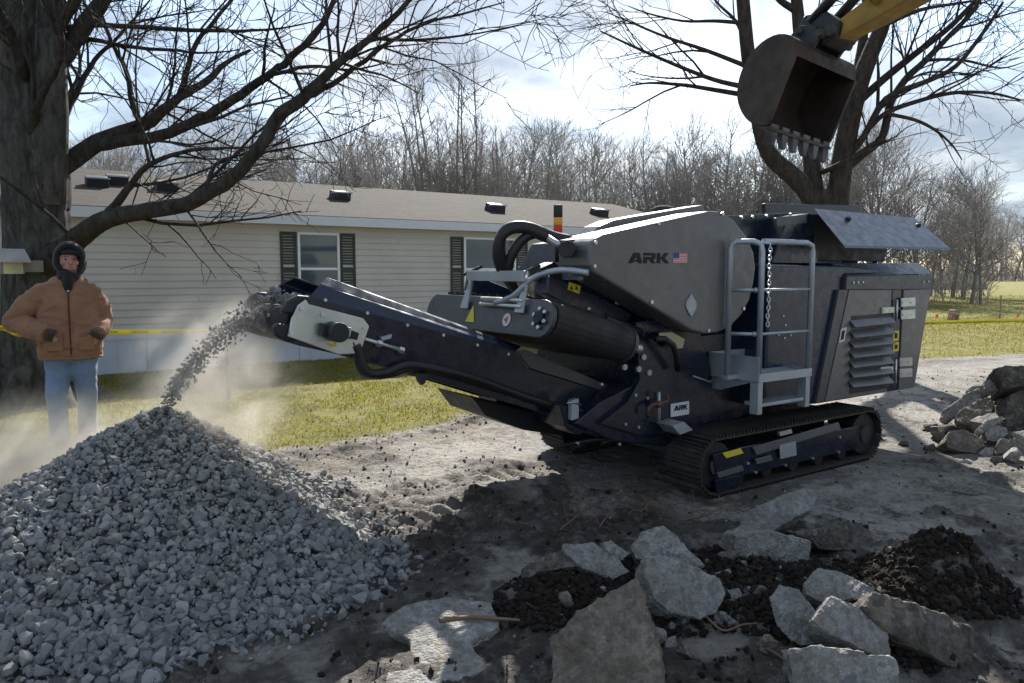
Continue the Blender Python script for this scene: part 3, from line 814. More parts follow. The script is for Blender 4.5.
def left_tree():
    r = random.Random(3); D = 8.9
    base = G(40, 404)
    root = empty('shade_tree', (base.x, base.y, 0), 0, 'large bare shade tree with thick furrowed trunk and low spreading limb', 'tree')
    tr = Tubes()
    def limb(lst, sides=10, k=4):
        p, q = smooth_path(*px_path(lst), k); p = p - np.array([base.x, base.y, 0]); 
        p = p + np.array([[r.gauss(0, 1) * min(q[i], 0.05) * 0.12 for _ in range(3)] for i in range(len(p))])
        return p, q
    tk, tq = limb([(34, 425, D, .60), (36, 405, D, .50), (38, 375, D, .42), (38, 310, D, .385), (38, 240, D, .375), (37, 180, D, .385), (33, 130, D, .37), (26, 70, D, .34), (18, 0, D, .33), (8, -80, D, .28), (0, -170, D, .2)], 20, 6)
    # furrowed trunk: many sides, pushed in and out by ridged noise
    kk = np.linspace(0, len(tk) - 1, 170); tk2 = np.stack([np.interp(kk, np.arange(len(tk)), tk[:, c]) for c in range(3)], 1); tq2 = np.interp(kk, np.arange(len(tq)), tq)
    tr.add(tk2, tq2 * .88, 90)
    Vt = tr.V[-1].reshape(170, 90, 3); cen = tk2[:, None, :]; rad = Vt - cen
    an = np.arange(90)[None, :] / 90 * 2 * np.pi; zz_ = tk2[:, 2][:, None] + 0 * an
    ax_, ay_ = np.cos(an) * 3.4 + 0 * zz_, np.sin(an) * 3.4 + 0 * zz_
    rdg = 1 - np.abs(fbm(ax_ * 2.3 + 0.20 * zz_, ay_ * 2.3 - 0.16 * zz_, 7, 4, 0.6) - .5) * 4
    big = fbm(ax_ * .5 + zz_ * .35, ay_ * .5 + zz_ * .3, 9, 2) - .5
    tr.V[-1] = (cen + rad * (1 + 0.065 * np.clip(rdg, -1, 1) + 0.12 * big)[:, :, None]).reshape(-1, 3)
    stem2, q2 = limb([(48, 200, D - .1, .2), (50, 130, D - .15, .2), (50, 60, D - .2, .17), (52, 0, D - .2, .14), (60, -90, D - .2, .1)])
    tr.add(stem2, q2, 12)
    for an in range(7):       # root flare
        a = an * 0.9 + 0.3
        p = np.array([[math.cos(a) * .3, math.sin(a) * .3, .45], [math.cos(a) * .52, math.sin(a) * .52, .14], [math.cos(a) * .85, math.sin(a) * .85, -.03]])
        p, q = smooth_path(p, np.array([.16, .13, .05]), 3); tr.add(p, q, 8)
    trunk = tr.mesh('trunk', M['bark'], root)
    limbs = [
        [(38, 275, D, .27), (60, 254, D - .25, .18), (78, 238, D - .45, .14), (100, 222, D - .7, .12), (140, 211, D - 1.0, .102), (180, 206, D - 1.2, .094), (206, 194, D - 1.3, .086), (238, 173, D - 1.4, .078), (262, 143, D - 1.4, .07), (280, 114, D - 1.4, .078), (302, 99, D - 1.4, .068), (336, 66, D - 1.5, .05), (370, 38, D - 1.5, .038), (408, 2, D - 1.5, .028), (440, -40, D - 1.5, .015)],
        [(58, 170, D, .14), (97, 143, D + .2, .115), (129, 130, D + .3, .1), (150, 121, D + .35, .085), (180, 97, D + .4, .06), (207, 81, D + .4, .05), (226, 63, D + .5, .035), (250, 50, D + .5, .02)],
        [(90, 146, D + .15, .085), (118, 142, D + .05, .08), (161, 135, D - .1, .075), (200, 119, D - .2, .068), (232, 100, D - .3, .06), (267, 77, D - .4, .052), (290, 58, D - .4, .045), (320, 29, D - .5, .036), (338, -10, D - .5, .028), (350, -50, D - .5, .015)],
        [(178, 99, D + .4, .05), (186, 75, D + .4, .042), (194, 48, D + .4, .036), (213, 22, D + .4, .03), (234, -5, D + .4, .024), (250, -50, D + .4, .012)],
        [(140, 121, D + .3, .05), (132, 103, D + .4, .04), (127, 72, D + .5, .034), (112, 43, D + .6, .028), (104, 20, D + .6, .02), (90, -20, D + .6, .012)],
        [(97, 225, D - .6, .075), (115, 205, D - .6, .055), (130, 186, D - .6, .045), (146, 167, D - .7, .034), (181, 152, D - .8, .026), (225, 148, D - .9, .018), (262, 147, D - 1, .01)],
        [(300, 100, D - 1.4, .04), (332, 84, D - 1.3, .034), (357, 66, D - 1.2, .03), (390, 42, D - 1.1, .024), (424, 24, D - 1.0, .018), (470, 12, D - .9, .012), (505, 2, D - .9, .006)],
        [(55, 70, D - .1, .13), (70, 45, D - .1, .12), (88, 20, D, .11), (112, -15, D, .09), (140, -60, D, .06)],
        [(50, 45, D - .2, .08), (64, 20, D - .3, .07), (84, -15, D - .4, .05), (100, -60, D - .4, .03)],
        [(55, 30, D, .05), (95, 25, D, .035), (140, 27, D - .2, .03), (190, 30, D - .3, .026), (240, 31, D - .4, .02), (283, 28, D - .5, .012), (320, 20, D - .5, .006)],
        [(55, 34, D + .1, .045), (100, 41, D + .1, .03), (130, 47, D + .2, .026), (170, 50, D + .3, .022), (207, 53, D + .4, .014), (240, 50, D + .4, .006)],
        [(205, 195, D - 1.3, .03), (215, 165, D - 1.2, .022), (240, 155, D - 1.2, .015), (290, 140, D - 1.1, .008)],
        [(58, 130, D + .2, .06), (75, 95, D + .5, .045), (95, 60, D + .8, .032), (120, 35, D + 1.0, .022), (150, 0, D + 1.1, .012)],
        [(268, 76, D - .4, .03), (310, 66, D - .5, .022), (350, 70, D - .6, .014), (390, 62, D - .7, .007)],
        [(370, 38, D - 1.5, .022), (420, 40, D - 1.6, .016), (480, 33, D - 1.7, .009), (530, 22, D - 1.7, .004)],
        [(25, 90, D - .15, .08), (20, 60, D - .4, .07), (5, 20, D - .7, .05), (-20, -20, D - 1, .03)],
        [(30, 150, D - .15, .07), (36, 110, D - .45, .05), (60, 60, D - .9, .035), (62, 20, D - 1.2, .025), (85, -30, D - 1.4, .012)],
        [(60, 155, D + .3, .05), (62, 110, D + .9, .04), (80, 70, D + 1.4, .03), (75, 20, D + 1.7, .02), (90, -30, D + 2, .01)],
        [(150, 168, D - .7, .02), (138, 110, D - .8, .014), (136, 60, D - .8, .01), (142, 0, D - .8, .006)],
    ]
    cr = Tubes(); first = True
    spec = [(3.4, (0.7, 2.0), (0.5, 1.15), 0.10, 0.12, 0.12), (4.6, (0.35, 1.0), (0.5, 1.1), 0.06, 0.15, 0.12), (3.0, (0.2, 0.6), (0.4, 1.1), 0.0, 0.2, 0.1)]
    for i, l in enumerate(limbs):
        p, q = limb(l); q = q * .87; cr.add(p, q, 10 if q[0] > .06 else 6)
        sprout(r, cr, p, q, 0, spec, .0045)
    cr.mesh('crown', M['twig'], root)
    return root
left_tree()

def right_tree():
    r = random.Random(5); D = 13.5
    base = Vector((P(826, 272, D).x, D, 0))
    root = empty('maple_tree', (base.x, base.y, 0), 0, 'bare multi stemmed tree rising behind the crusher and the raised bucket', 'tree')
    def limb(lst):
        p, q = smooth_path(*px_path(lst)); return p - np.array([base.x, base.y, 0]), q
    tr = Tubes()
    for l in ([(826, 365, D, .5), (826, 320, D, .42), (826, 270, D, .36), (825, 225, D, .34), (822, 190, D, .25)],
              [(820, 235, D, .26), (812, 200, D, .21), (795, 178, D, .2), (768, 152, D, .175), (756, 105, D, .16), (748, 54, D, .15), (743, 0, D, .14), (738, -60, D, .1)],
              [(824, 225, D, .22), (815, 195, D + .1, .2), (811, 155, D + .2, .18), (806, 90, D + .3, .16), (799, 25, D + .4, .14), (793, -40, D + .4, .1)],
              [(832, 235, D, .28), (837, 200, D - .1, .24), (845, 145, D - .2, .22), (857, 91, D - .3, .2), (872, 50, D - .3, .17), (884, 20, D - .3, .15), (897, -40, D - .3, .1)],
              [(848, 128, D - .2, .12), (858, 70, D + .2, .11), (864, 30, D + .4, .1), (868, -40, D + .5, .07)]):
        p, q = limb(l); tr.add(p, q * .82, 12)
    tr.mesh('trunk', M['bark2'], root)
    limbs = [[(840, 172, D, .09), (862, 155, D - .2, .075), (882, 137, D - .3, .07), (890, 105, D - .4, .065), (905, 80, D - .5, .06), (924, 62, D - .6, .055), (950, 35, D - .7, .045), (975, 8, D - .8, .035), (1000, -40, D - .8, .02)],
             [(856, 104, D - .2, .08), (885, 78, D - .3, .07), (915, 54, D - .4, .06), (952, 25, D - .5, .05), (985, -10, D - .6, .03)],
             [(846, 158, D - .2, .07), (864, 136, D - .4, .06), (886, 99, D - .6, .055), (925, 82, D - .7, .048), (956, 66, D - .8, .04), (985, 30, D - .9, .03), (1003, 2, D - 1, .02)],
             [(868, 129, D - .42, .05), (886, 113, D - .5, .045), (915, 102, D - .5, .04), (952, 93, D - .6, .034), (990, 93, D - .6, .025), (1020, 100, D - .6, .015)],
             [(888, 114, D - .5, .035), (915, 120, D - .6, .03), (935, 130, D - .6, .024), (952, 145, D - .7, .016), (962, 160, D - .7, .008)],
             [(823, 172, D, .05), (842, 163, D - .5, .045), (860, 153, D - .6, .04), (875, 142, D - .7, .025), (890, 141, D - .8, .015)],
             [(740, 86, D, .05), (715, 80, D - .2, .04), (683, 68, D - .3, .034), (641, 50, D - .4, .025), (600, 31, D - .5, .012)],
             [(745, 95, D, .05), (715, 90, D + .2, .042), (683, 85, D + .3, .035), (650, 83, D + .4, .022), (630, 86, D + .4, .01)],
             [(746, 66, D, .045), (705, 50, D - .3, .034), (666, 37, D - .4, .025), (630, 22, D - .5, .015), (606, 12, D - .5, .006)],
             [(744, 23, D, .04), (715, 21, D + .2, .03), (683, 21, D + .3, .022), (650, 14, D + .3, .015), (628, 6, D + .3, .007)],
             [(745, 40, D, .04), (735, 20, D + .3, .03), (715, 0, D + .5, .02), (700, -30, D + .5, .01)],
             [(795, 10, D + .4, .07), (775, -5, D + .4, .05), (760, -40, D + .4, .03)],
             [(800, 35, D + .4, .05), (815, 15, D + .5, .04), (830, -10, D + .6, .03), (850, -50, D + .6, .02)],
             [(884, 25, D - .3, .05), (920, 10, D - .2, .035), (960, 3, D - .1, .025), (1010, -5, D, .012)],
             [(930, 60, D - .6, .03), (962, 60, D - .4, .025), (1000, 68, D - .3, .015), (1024, 62, D - .3, .008)],
             [(900, 85, D - .5, .025), (930, 72, D + .3, .02), (980, 75, D + .8, .012)]]
    cr = Tubes()
    spec = [(2.4, (0.8, 2.2), (0.45, 1.05), 0.12, 0.10, 0.12), (2.8, (0.4, 1.2), (0.45, 1.05), 0.08, 0.13, 0.12), (2.2, (0.25, 0.7), (0.4, 1.0), 0.0, 0.16, 0.1)]
    for l in limbs:
        p, q = limb(l); cr.add(p, q, 8); sprout(r, cr, p, q, 0, spec, .0055)
    cr.mesh('crown', M['twig'], root)
right_tree()

# wood behind: each trunk and crown its own tree; a few shapes shared
def wood_proto(seed, h, spread, stems):
    r = random.Random(seed); tr, cr = Tubes(), Tubes()
    for s in range(stems):
        lean = 0.0 if stems == 1 else r.uniform(0.05, 0.16); a = r.uniform(0, 6.28)
        p, q = wander(r, (0.15 * math.cos(a) * (stems > 1), 0.15 * math.sin(a) * (stems > 1), -0.1), (math.cos(a) * lean, math.sin(a) * lean, 1), h * r.uniform(0.85, 1), 0.014 * h * (1 if stems == 1 else .7), 0.02, 9, 0.045, 0.02)
        tr.add(p, q, 7)
        n = int(32 if stems == 1 else 22)
        for k in range(n):
            f = r.uniform(0.2, 0.97); i = int(f * 9); i = min(i, 8); t = f * 9 - i
            st = p[i] * (1 - t) + p[i + 1] * t; an = r.uniform(0, 6.28); el = r.uniform(0.5, 1.3)
            ln = h * spread * (1.1 - f) * r.uniform(0.6, 1.15) + 0.6
            bp, br = wander(r, st, (math.cos(an), math.sin(an), el), ln, q[i] * 0.42 + 0.008, 0.012, 6, 0.09, 0.05)
            cr.add(bp, br, 4)
            sprout(r, cr, bp, br, 0, [(2.2, (0.7, 2.4), (0.4, 0.9), 0.2, 0.09, 0.15), (3.0, (0.5, 1.5), (0.4, 0.9), 0.15, 0.12, 0.1)], .012)
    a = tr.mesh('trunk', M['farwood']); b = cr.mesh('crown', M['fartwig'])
    # thicken far twigs to what shows at that distance
    return a, b
def far_wood():
    protos = [wood_proto(20 + i, h, sp, st) for i, (h, sp, st) in enumerate([(10, .34, 1), (11, .30, 1), (9, .4, 1), (12, .3, 2), (9.5, .36, 1), (15, .2, 3), (8, .42, 2)])]
    used = [False] * len(protos); r = random.Random(9)
    def put(px, D, k, sc, label, group, sx=None):
        x = (px - 512) / FOC * D; z = hz(x, D)
        root = empty('bare_tree', (x, D, z - 0.05), r.uniform(0, 6.28), label, 'tree', group)
        root.scale = (sx or sc, sx or sc, sc)
        for q in protos[k]:
            if not used[k]: o = q
            else: o = q.copy(); C.objects.link(o)
            o.parent = root
        used[k] = True
    px = -80
    while px < 715:
        D = r.uniform(40, 72)
        hpx = r.uniform(92, 140) if px > 250 else r.uniform(85, 125)
        k = r.choice([0, 1, 2, 3, 4, 6]); hh = [10, 11, 9, 12, 9.5, 15, 8][k]
        sc = ((hpx / FOC * D) + 1.6) / (hh * 0.97)
        put(px, D, k, sc, 'slim bare grey tree of the wood line showing above the house roof', 'wood line above the house roof')
        px += r.uniform(5.5, 10)
    for px, D, sc, w, wd in ((432, 40, 0.86, .8, 'leftmost'), (470, 41, 0.9, .8, 'third from left and tallest'), (452, 44, 0.74, .8, 'second from left'), (488, 43, .72, .8, 'rightmost')):
        put(px, D, 5, sc, wd + ' of four tall many stemmed bare trees above the wood line', 'tall trees over the wood line', w)
    px = 700
    while px < 985:
        D = r.uniform(36, 52); k = r.choice([0, 1, 2, 3, 4, 6]); hh = [10, 11, 9, 12, 9.5, 15, 8][k]
        hpx = r.uniform(95, 140) if px < 890 else r.uniform(60, 100)
        sc = ((hpx / FOC * D) + 1.6) / (hh * 0.97)
        put(px, D, k, sc, 'bare grey brown tree of the wood behind the crusher hopper', 'wood behind the crusher hopper')
        px += r.uniform(8, 13)
    px = 940
    while px < 1120:
        D = r.uniform(120, 150); k = r.choice([0, 1, 2, 4]); hh = [10, 11, 9, 12, 9.5][k]
        sc = ((r.uniform(48, 68) / FOC * D) + 1.6) / (hh * 0.97)
        put(px, D, k, sc, 'distant bare tree beyond the far road past the field', 'distant trees beyond the far road')
        px += r.uniform(5, 10)
    # tangled brush along the foot of the wood
    br = Tubes()
    for i in range(2600):
        if i < 1900:
            px = r.uniform(-60, 990); D = r.uniform(38, 60)
        else:
            px = r.uniform(925, 1130); D = r.uniform(118, 150)
        x = (px - 512) / FOC * D; z = hz(x, D)
        h = r.uniform(1.0, 3.4) * (1 if i < 1900 else 1.8)
        p, q = wander(r, (x, D, z), (r.gauss(0, .35), r.gauss(0, .35), 1), h, 0.02 * (1 if i < 1900 else 2.2), 0.008 * (1 if i < 1900 else 3), 4, 0.16, 0.0)
        br.add(p, q, 3)
        for _ in range(5):
            f = r.randint(1, 3); c, e = wander(r, p[f], side_dir(r, p[f + 1] - p[f], r.uniform(.4, 1)), h * r.uniform(.25, .5), q[f] * .7, q[f] * .4, 2, .15, .05); br.add(c, e, 3)
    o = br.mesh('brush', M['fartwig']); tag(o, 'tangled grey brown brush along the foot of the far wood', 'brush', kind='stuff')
    # low dark bramble in the field
    b = Tubes()
    for px0, px1, D, hh, in ((918, 985, 66, 1.5),):
        for i in range(900):
            px = r.uniform(px0, px1); D2 = D + r.uniform(-2, 2); x = (px - 512) / FOC * D2; f = 1 - abs((px - (px0 + px1) / 2) / (px1 - px0) * 2) ** 2
            p, q = wander(r, (x, D2, hz(x, D2)), (r.gauss(0, .6), r.gauss(0, .6), 1), hh * (0.35 + .65 * f) * r.uniform(.4, 1.0), .03, .015, 4, .3, -.05); b.add(p, q, 3)
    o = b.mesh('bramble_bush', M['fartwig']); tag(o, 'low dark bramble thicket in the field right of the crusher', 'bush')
far_wood()
def far_road():
    a, b = G(930, 281.5), G(1200, 281.5); c, d = G(1200, 279.6), G(930, 279.6)
    t = NT('far_road'); t.set(color=t.mix(t.noise(0.2, 3), (0.3, 0.29, 0.28), (0.4, 0.39, 0.37)), rough=0.9)
    pts = []
    q = MB(); n = 24
    for i in range(n + 1):
        f = i / n; p0 = a.lerp(b, f); p1 = d.lerp(c, f)
        q.v += [(p0.x, p0.y, hz(p0.x, p0.y) + .06), (p1.x, p1.y, hz(p1.x, p1.y) + .06)]
    q.f = [(2 * i, 2 * i + 2, 2 * i + 3, 2 * i + 1) for i in range(n)]; q.sm = [False] * n
    tag(q.build('road', t.m), kind='structure')
far_road()

# ------------------------------------------------------------------ the crusher
MN = Vector((-UY, UX, 0))
def mp(px, py, v):
    p = PL(px, py, Vector((MO.x, MO.y, 0)) + MN * v, MN)
    u, _ = local_uv(MO, p.x, p.y)
    return u, p.z
def mpp(pts, v): return [mp(a, b, v) for a, b in pts]
def m3(px, py, v):
    u, z = mp(px, py, v); return Vector((u, v, z))
def crusher():
    root = empty('jaw_crusher', (MO.x, MO.y, 0), R(34), 'dark navy and grey tracked jaw crusher with long discharge conveyor and ARK lettering', 'crusher')
    W2 = 0.95
    def bolt(parent, px, py, v, r=0.012, h=0.010, mat='bolt'):
        c = m3(px, py, v)
        b = MB().tube([(c.x, v + 0.004, c.z), (c.x, v - h, c.z)], r, 8, False)
        return b.build('bolt', M[mat], parent)
    # ---- tracks
    def track(v0, v1, near):
        tr = empty('track', (0, 0, 0)); tr.parent = root
        L0, L1, rad, h = 0.14, 2.02, 0.2, 0.435
        path = []          # stadium loop, centre height h/2
        rr = h / 2 - 0.025
        n = 0; per = 2 * (L1 - L0) + 2 * math.pi * rr
        N = 44
        sh = MB().box((-0.058, v0, 0.0), (0.058, v1, 0.014))
        for q in (-0.035, 0.0, 0.035): sh.hexa([(q - .007, v0 + .004, .0135), (q + .007, v0 + .004, .0135), (q + .006, v1 - .004, .0135), (q - .006, v1 - .004, .0135), (q - .003, v0 + .004, .042), (q + .003, v0 + .004, .042), (q + .003, v1 - .004, .042), (q - .003, v1 - .004, .042)])
        proto = None
        for i in range(N):
            s = per * i / N
            if s < L1 - L0: x, z, a = L0 + s, h / 2 + rr, 0.0
            elif s < L1 - L0 + math.pi * rr:
                q = (s - (L1 - L0)) / rr; x, z, a = L1 + rr * math.sin(q), h / 2 + rr * math.cos(q), q
            elif s < 2 * (L1 - L0) + math.pi * rr:
                x, z, a = L1 - (s - (L1 - L0) - math.pi * rr), h / 2 - rr, math.pi
            else:
                q = (s - 2 * (L1 - L0) - math.pi * rr) / rr; x, z, a = L0 - rr * math.sin(q), h / 2 - rr * math.cos(q), math.pi + q
            if proto is None: proto = o = sh.build('track_shoe', M['tracksteel'], tr)
            else: o = dup(proto, tr)
            o.location = (x, 0, z); o.rotation_euler = (0, a + rng.gauss(0, .02), 0)
        vi = v0 + 0.05
        MB().prism([(L0 + .1, .1), (L1 - .1, .1), (L1 - .02, .2), (L1 - .1, .30), (L0 + .2, .32), (L0 + .02, .24)], v0 + .03, v1 - .05).build('track_frame', M['navy'], tr, .008)
        for (x, r_) in ((L0, .17), (L1, .175)):
            w = MB().cyl((x, v0 + .045, h / 2), (x, v1 - .04, h / 2), r_, 20).build('drive_wheel' if x == L1 else 'idler_wheel', M['black'], tr, .006)
            MB().cyl((x, v0 + .02, h / 2), (x, v0 + .046, h / 2), .07, 14).build('hub', M['tracksteel'], w)
        for k in range(5):
            x = L0 + .28 + k * .33
            MB().cyl((x, v0 + .06, .085), (x, v1 - .06, .085), .055, 14).build('roller', M['black'], tr)
        if near:
            MB().prism(mpp([(752, 447), (838, 422), (840, 429), (756, 455)], v0 + .02), v0 + .012, v0 + .03).build('frame_ledge', M['grey'], tr, .003)
            MB().prism(mpp([(712, 455), (738, 448), (746, 468), (716, 475)], v0 + .02), v0 + .012, v0 + .03).build('idler_cover', M['navy'], tr, .003)
            MB().prism(mpp([(714, 480), (740, 475), (736, 490), (716, 495)], v0 + .02), v0 + .010, v0 + .03).build('idler_cover', M['navy'], tr, .003)
            MB().prism(mpp([(716, 473), (741, 465), (743, 470), (718, 478)], v0 + .01), v0 - .002, v0 + .012).build('guide_plate', M['grey'], tr, .002)
            MB().prism(mpp([(754, 459), (770, 455), (772, 460), (756, 464)], v0 + .01), v0 - .002, v0 + .012).build('guide_plate', M['grey'], tr, .002)
            MB().prism(mpp([(722, 453), (740, 448), (743, 453), (726, 458)], v0 + .01), v0 + .004, v0 + .011).build('warning_label', M['yellow'], tr)
            MB().prism(mpp([(779, 445), (795, 441), (796, 455), (780, 459)], v0 + .01), v0 + .004, v0 + .011).build('data_plate', M['galv'], tr)
            MB().prism(mpp([(779, 432), (791, 429), (792, 433), (780, 436)], v0), v0 - .004, v0 + .02).build('grease_cover', M['zinc'], tr)
            for px, py in ((755, 472), (785, 465), (812, 458), (838, 452), (839, 437), (747, 463)): bolt(tr, px, py, v0 + .028, .011, .014)
    track(0.0, 0.33, True)
    track(1.57, 1.90, False)
    MB().box((0.25, 0.33, 0.16), (1.9, 1.57, 0.42)).build('undercarriage', M['black'], root, .01)
    # ---- chassis
    body = mpp([(640, 352), (700, 336), (750, 330), (770, 300), (840, 300), (828, 400), (766, 408), (722, 425), (664, 447), (612, 441), (574, 424), (600, 402), (636, 384)], 0.34)
    ch = MB().prism(body, .34, 1.56).build('chassis', M['navy'], root, .012)
    sp = MB().prism(mpp([(636, 322), (668, 318), (700, 330), (712, 372), (712, 420), (690, 432), (640, 436), (600, 424), (628, 402), (640, 380)], .30), .30, .345).build('side_plate', M['navy'], ch, .006)
    for px, py in ((643, 357), (638, 369), (648.5, 372.5), (624, 367)): bolt(sp, px, py, .30, .022, .014, 'galv')
    for px, py in ((635, 395), (647, 398), (625, 424), (638, 427), (619, 444), (577, 443), (601, 384)): bolt(sp, px, py, .30, .010, .012)
    MB().prism(mpp([(671, 404), (689, 401), (689, 414), (671, 417)], .29), .288, .297).build('logo_plate', M['label_white'], sp)
    # small lettering of the plate
    letters(sp, 'ARK', m3(674, 411, .286), 0.036, .284, .288, M['ink'])
    # valve with handle beside the plate
    vb = MB().tube([m3(659, 392, .24), m3(659, 421, .24)], .012, 8).build('valve', M['galv'], sp)
    MB().tube([m3(648, 416, .24), m3(648.5, 408, .24), m3(652, 405, .24), m3(668, 401, .24), m3(667, 394, .24)], .011, 8).build('valve_handle', M['copper'], vb)
    MB().ball(m3(659, 404, .24), .03, 10).build('valve_body', M['copper'], vb)
    MB().prism(mpp([(668, 425), (680, 421), (689, 429), (676, 434)], .18), .14, .30).build('step_bracket', M['galv'], sp, .003)
    MB().tube([m3(693, 376, .28), m3(710, 382, .28), m3(716, 376, .28)], .006, 6).build('cable', M['galv'], sp)
    # bracket in pale metal above the plate
    q = mpp([(660, 333), (672, 332), (685, 339), (683, 348), (676, 349), (668, 341), (660, 340)], .22)
    MB().prism(q, .22, .235).build('lifting_bracket', M['tan'], ch, .002)
    MB().tube([m3(655, 339, .2), m3(665, 339, .18), m3(673, 345, .18), m3(677, 356, .2), m3(678, 370, .24)], .022, 8).build('hydraulic_hose', M['hose'], ch)
    # front under-tray
    MB().prism(mpp([(472, 397), (534, 412), (566, 421), (562, 436), (524, 430), (486, 416)], .75), .75, 1.25).build('under_tray', M['black'], ch, .008)
    MB().prism(mpp([(560, 405), (606, 414), (580, 436), (566, 428)], .4), .4, 1.5).build('front_beam', M['navy'], ch, .008)
    MB().tube([m3(560, 446, .6), m3(590, 440, .45), m3(640, 437, .36)], .016, 8).build('drawbar', M['black'], ch)
    MB().prism(mpp([(570, 400), (577, 398), (577, 418), (570, 420)], .38), .36, .40).build('latch', M['galv'], ch, .002)
    MB().tube([m3(567, 403, .36), m3(574, 402, .35), m3(581, 405, .36)], .006, 6).build('latch_pin', M['bolt'], ch)
    # ---- crusher box behind the guard
    MB().prism(mpp([(592, 275), (610, 240), (720, 216), (800, 212), (842, 262), (838, 330), (640, 352)], .5), .5, 1.45).build('crusher_box', M['navy'], root, .01)
    # ---- drive guard with lettering
    gout = mpp([(590.8, 242), (596, 238), (604, 234), (640, 226), (709, 211), (720, 211.5), (733.5, 219), (747, 236), (754, 252), (756, 267.5), (754, 283), (750, 300), (742, 315), (731, 327), (718, 333), (705, 334), (692, 331), (652, 307), (593, 272), (589.7, 265), (589, 250)], .10)
    gd = MB().prism(gout, .10, .42).build('drive_guard', M['grey'], root, .018, 3)
    for px, py in ((595, 242.5), (594, 266), (658, 223.5), (651, 302), (743, 308.5), (708, 330.5), (722, 214)): bolt(gd, px, py, .10, .013, .012)
    letters(gd, 'ARK', m3(628, 263.3, .10), None, .0965, .1005, M['ink'], (m3(628, 263.3, .1), m3(669, 263.3, .1), m3(628, 252.6, .1)))
    fa, fb = mp(673, 263.2, .1), mp(687, 253, .1)
    fl = MB().box((fa[0], .0965, fa[1]), (fb[0], .1005, fb[1])).build('flag_decal', M['flagwhite'], gd)
    for i in range(0, 13, 2):
        z0 = fa[1] + (fb[1] - fa[1]) * i / 13
        MB().box((fa[0], .0955, z0), (fb[0], .0966, z0 + (fb[1] - fa[1]) / 13)).build('stripe', M['flagred'], fl)
    MB().box((fa[0], .0945, fa[1] + (fb[1] - fa[1]) * .46), (fa[0] + (fb[0] - fa[0]) * .4, .0967, fb[1])).build('canton', M['flagblue'], fl)
    dm = MB().prism(mpp([(690.5, 293.5), (693, 298), (695.5, 302), (695.5, 308), (693, 313), (690.5, 317), (688, 313), (685.3, 308), (685.3, 302), (688, 298)], .1), .090, .101).build('inspection_cover', M['galv'], gd, .003)
    for y in (297, 314): bolt(dm, 690.5, y, .09, .006, .006)
    g2 = mpp([(573, 262), (572, 248), (576, 238), (586, 227), (600, 221), (620, 217.5), (690, 206), (690, 260), (600, 285)], .62)
    MB().prism(g2, .47, .66).build('inner_guard', M['grey'], root, .02, 3)
    # drive motor at the guard's small end
    mt = MB().cyl(m3(567, 249, .48), m3(567, 249, .2), .055, 16).build('hydraulic_motor', M['black'], root, .006)
    MB().prism(mpp([(561, 240), (573, 238), (574, 262), (566, 268), (560, 256)], .42), .3, .44).build('motor_housing', M['black'], mt, .006)
    MB().tube([m3(548, 238, .5), m3(556, 243, .46), m3(562, 246, .42)], .022, 8).build('fitting', M['zinc'], mt)
    MB().prism(mpp([(566, 265), (578, 263), (580, 274), (568, 280)], .44), .3, .5).build('mount_bracket', M['galv'], mt, .004)
    for path in ([(566, 242), (545, 237), (528, 229), (512, 229), (501, 237), (497.5, 252), (500, 266), (508, 280), (516, 290)],
                 [(566, 241), (550, 236), (538, 233), (524, 238), (514, 250), (509, 262), (508, 272), (512, 284)],
                 [(570, 240), (552, 236), (532, 228), (515, 226), (503, 233), (500, 250), (504, 266), (511, 280)]):
        p = [m3(x, y, .55 + .03 * k) for k, (x, y) in enumerate(path)]
        pp, _ = smooth_path(np.array([q[:] for q in p]), np.ones(len(p)), 4)
        MB().tube([Vector(q) for q in pp], .036, 10).build('hydraulic_hose', M['hose'], mt)
    # beacon
    bx, _ = mp(558, 220, .85)
    def bz(y): return mp(558, y, .85)[1]
    be = MB().cyl((bx, .85, bz(262)), (bx, .85, bz(234)), .022, 12).build('beacon_post', M['black'], root)
    for n_, a, b, m_ in (('red_lens', 234, 225.5, 'red'), ('amber_lens', 225.5, 217.5, 'amber'), ('beacon_cap', 217.5, 205, 'black')):
        MB().cyl((bx, .85, bz(a) + .001), (bx, .85, bz(b)), .033, 16).build(n_, M[m_], be, .003)
    # ---- overband magnet across the conveyor
    cu = Vector((math.cos(R(15.8)), 0, -math.sin(R(15.8)))); cn = Vector((math.sin(R(15.8)), 0, math.cos(R(15.8))))
    u0, z0 = mp(543, 319, .25); A = Vector((u0, 0, z0)); rr = .125
    def stad(r, va=.25, vb=1.65, n=10):
        pts = []
        for i in range(n + 1):
            a = -math.pi / 2 + math.pi * i / n; pts.append((vb + r * math.cos(a), r * math.sin(a)))
        for i in range(n + 1):
            a = math.pi / 2 + math.pi * i / n; pts.append((va + r * math.cos(a), r * math.sin(a)))
        return pts
    def stslab(r, off, ln, va=.25, vb=1.65): return MB().slab([A + cu * off + Vector((0, v, 0)) + cn * n_ for v, n_ in stad(r, va, vb)], cu * ln)
    mg = stslab(rr, .03, .66).build('magnet_belt', M['rubber'], root, .012)
    pl_ = stslab(rr * .97, -.015, .03).build('end_plate', M['grey2'], mg, .004)
    stslab(rr * .97, .70, .03).build('end_plate', M['grey2'], mg, .004)
    MB().tube([A + cu * .66 + Vector((0, .25, 0)), A + cu * .78 + Vector((0, .25, 0))], .055, 14).build('bearing_cap', M['black'], mg, .004)
    MB().tube([A + cu * .77 + Vector((0, .25, 0)), A + cu * .86 + Vector((0, .25, 0))], .035, 12).build('shaft_fitting', M['zinc'], mg, .004)
    MB().tube([A - cu * .015 + Vector((0, .25, 0)), A - cu * .05 + Vector((0, .25, 0))], .04, 12).build('bearing', M['black'], mg)
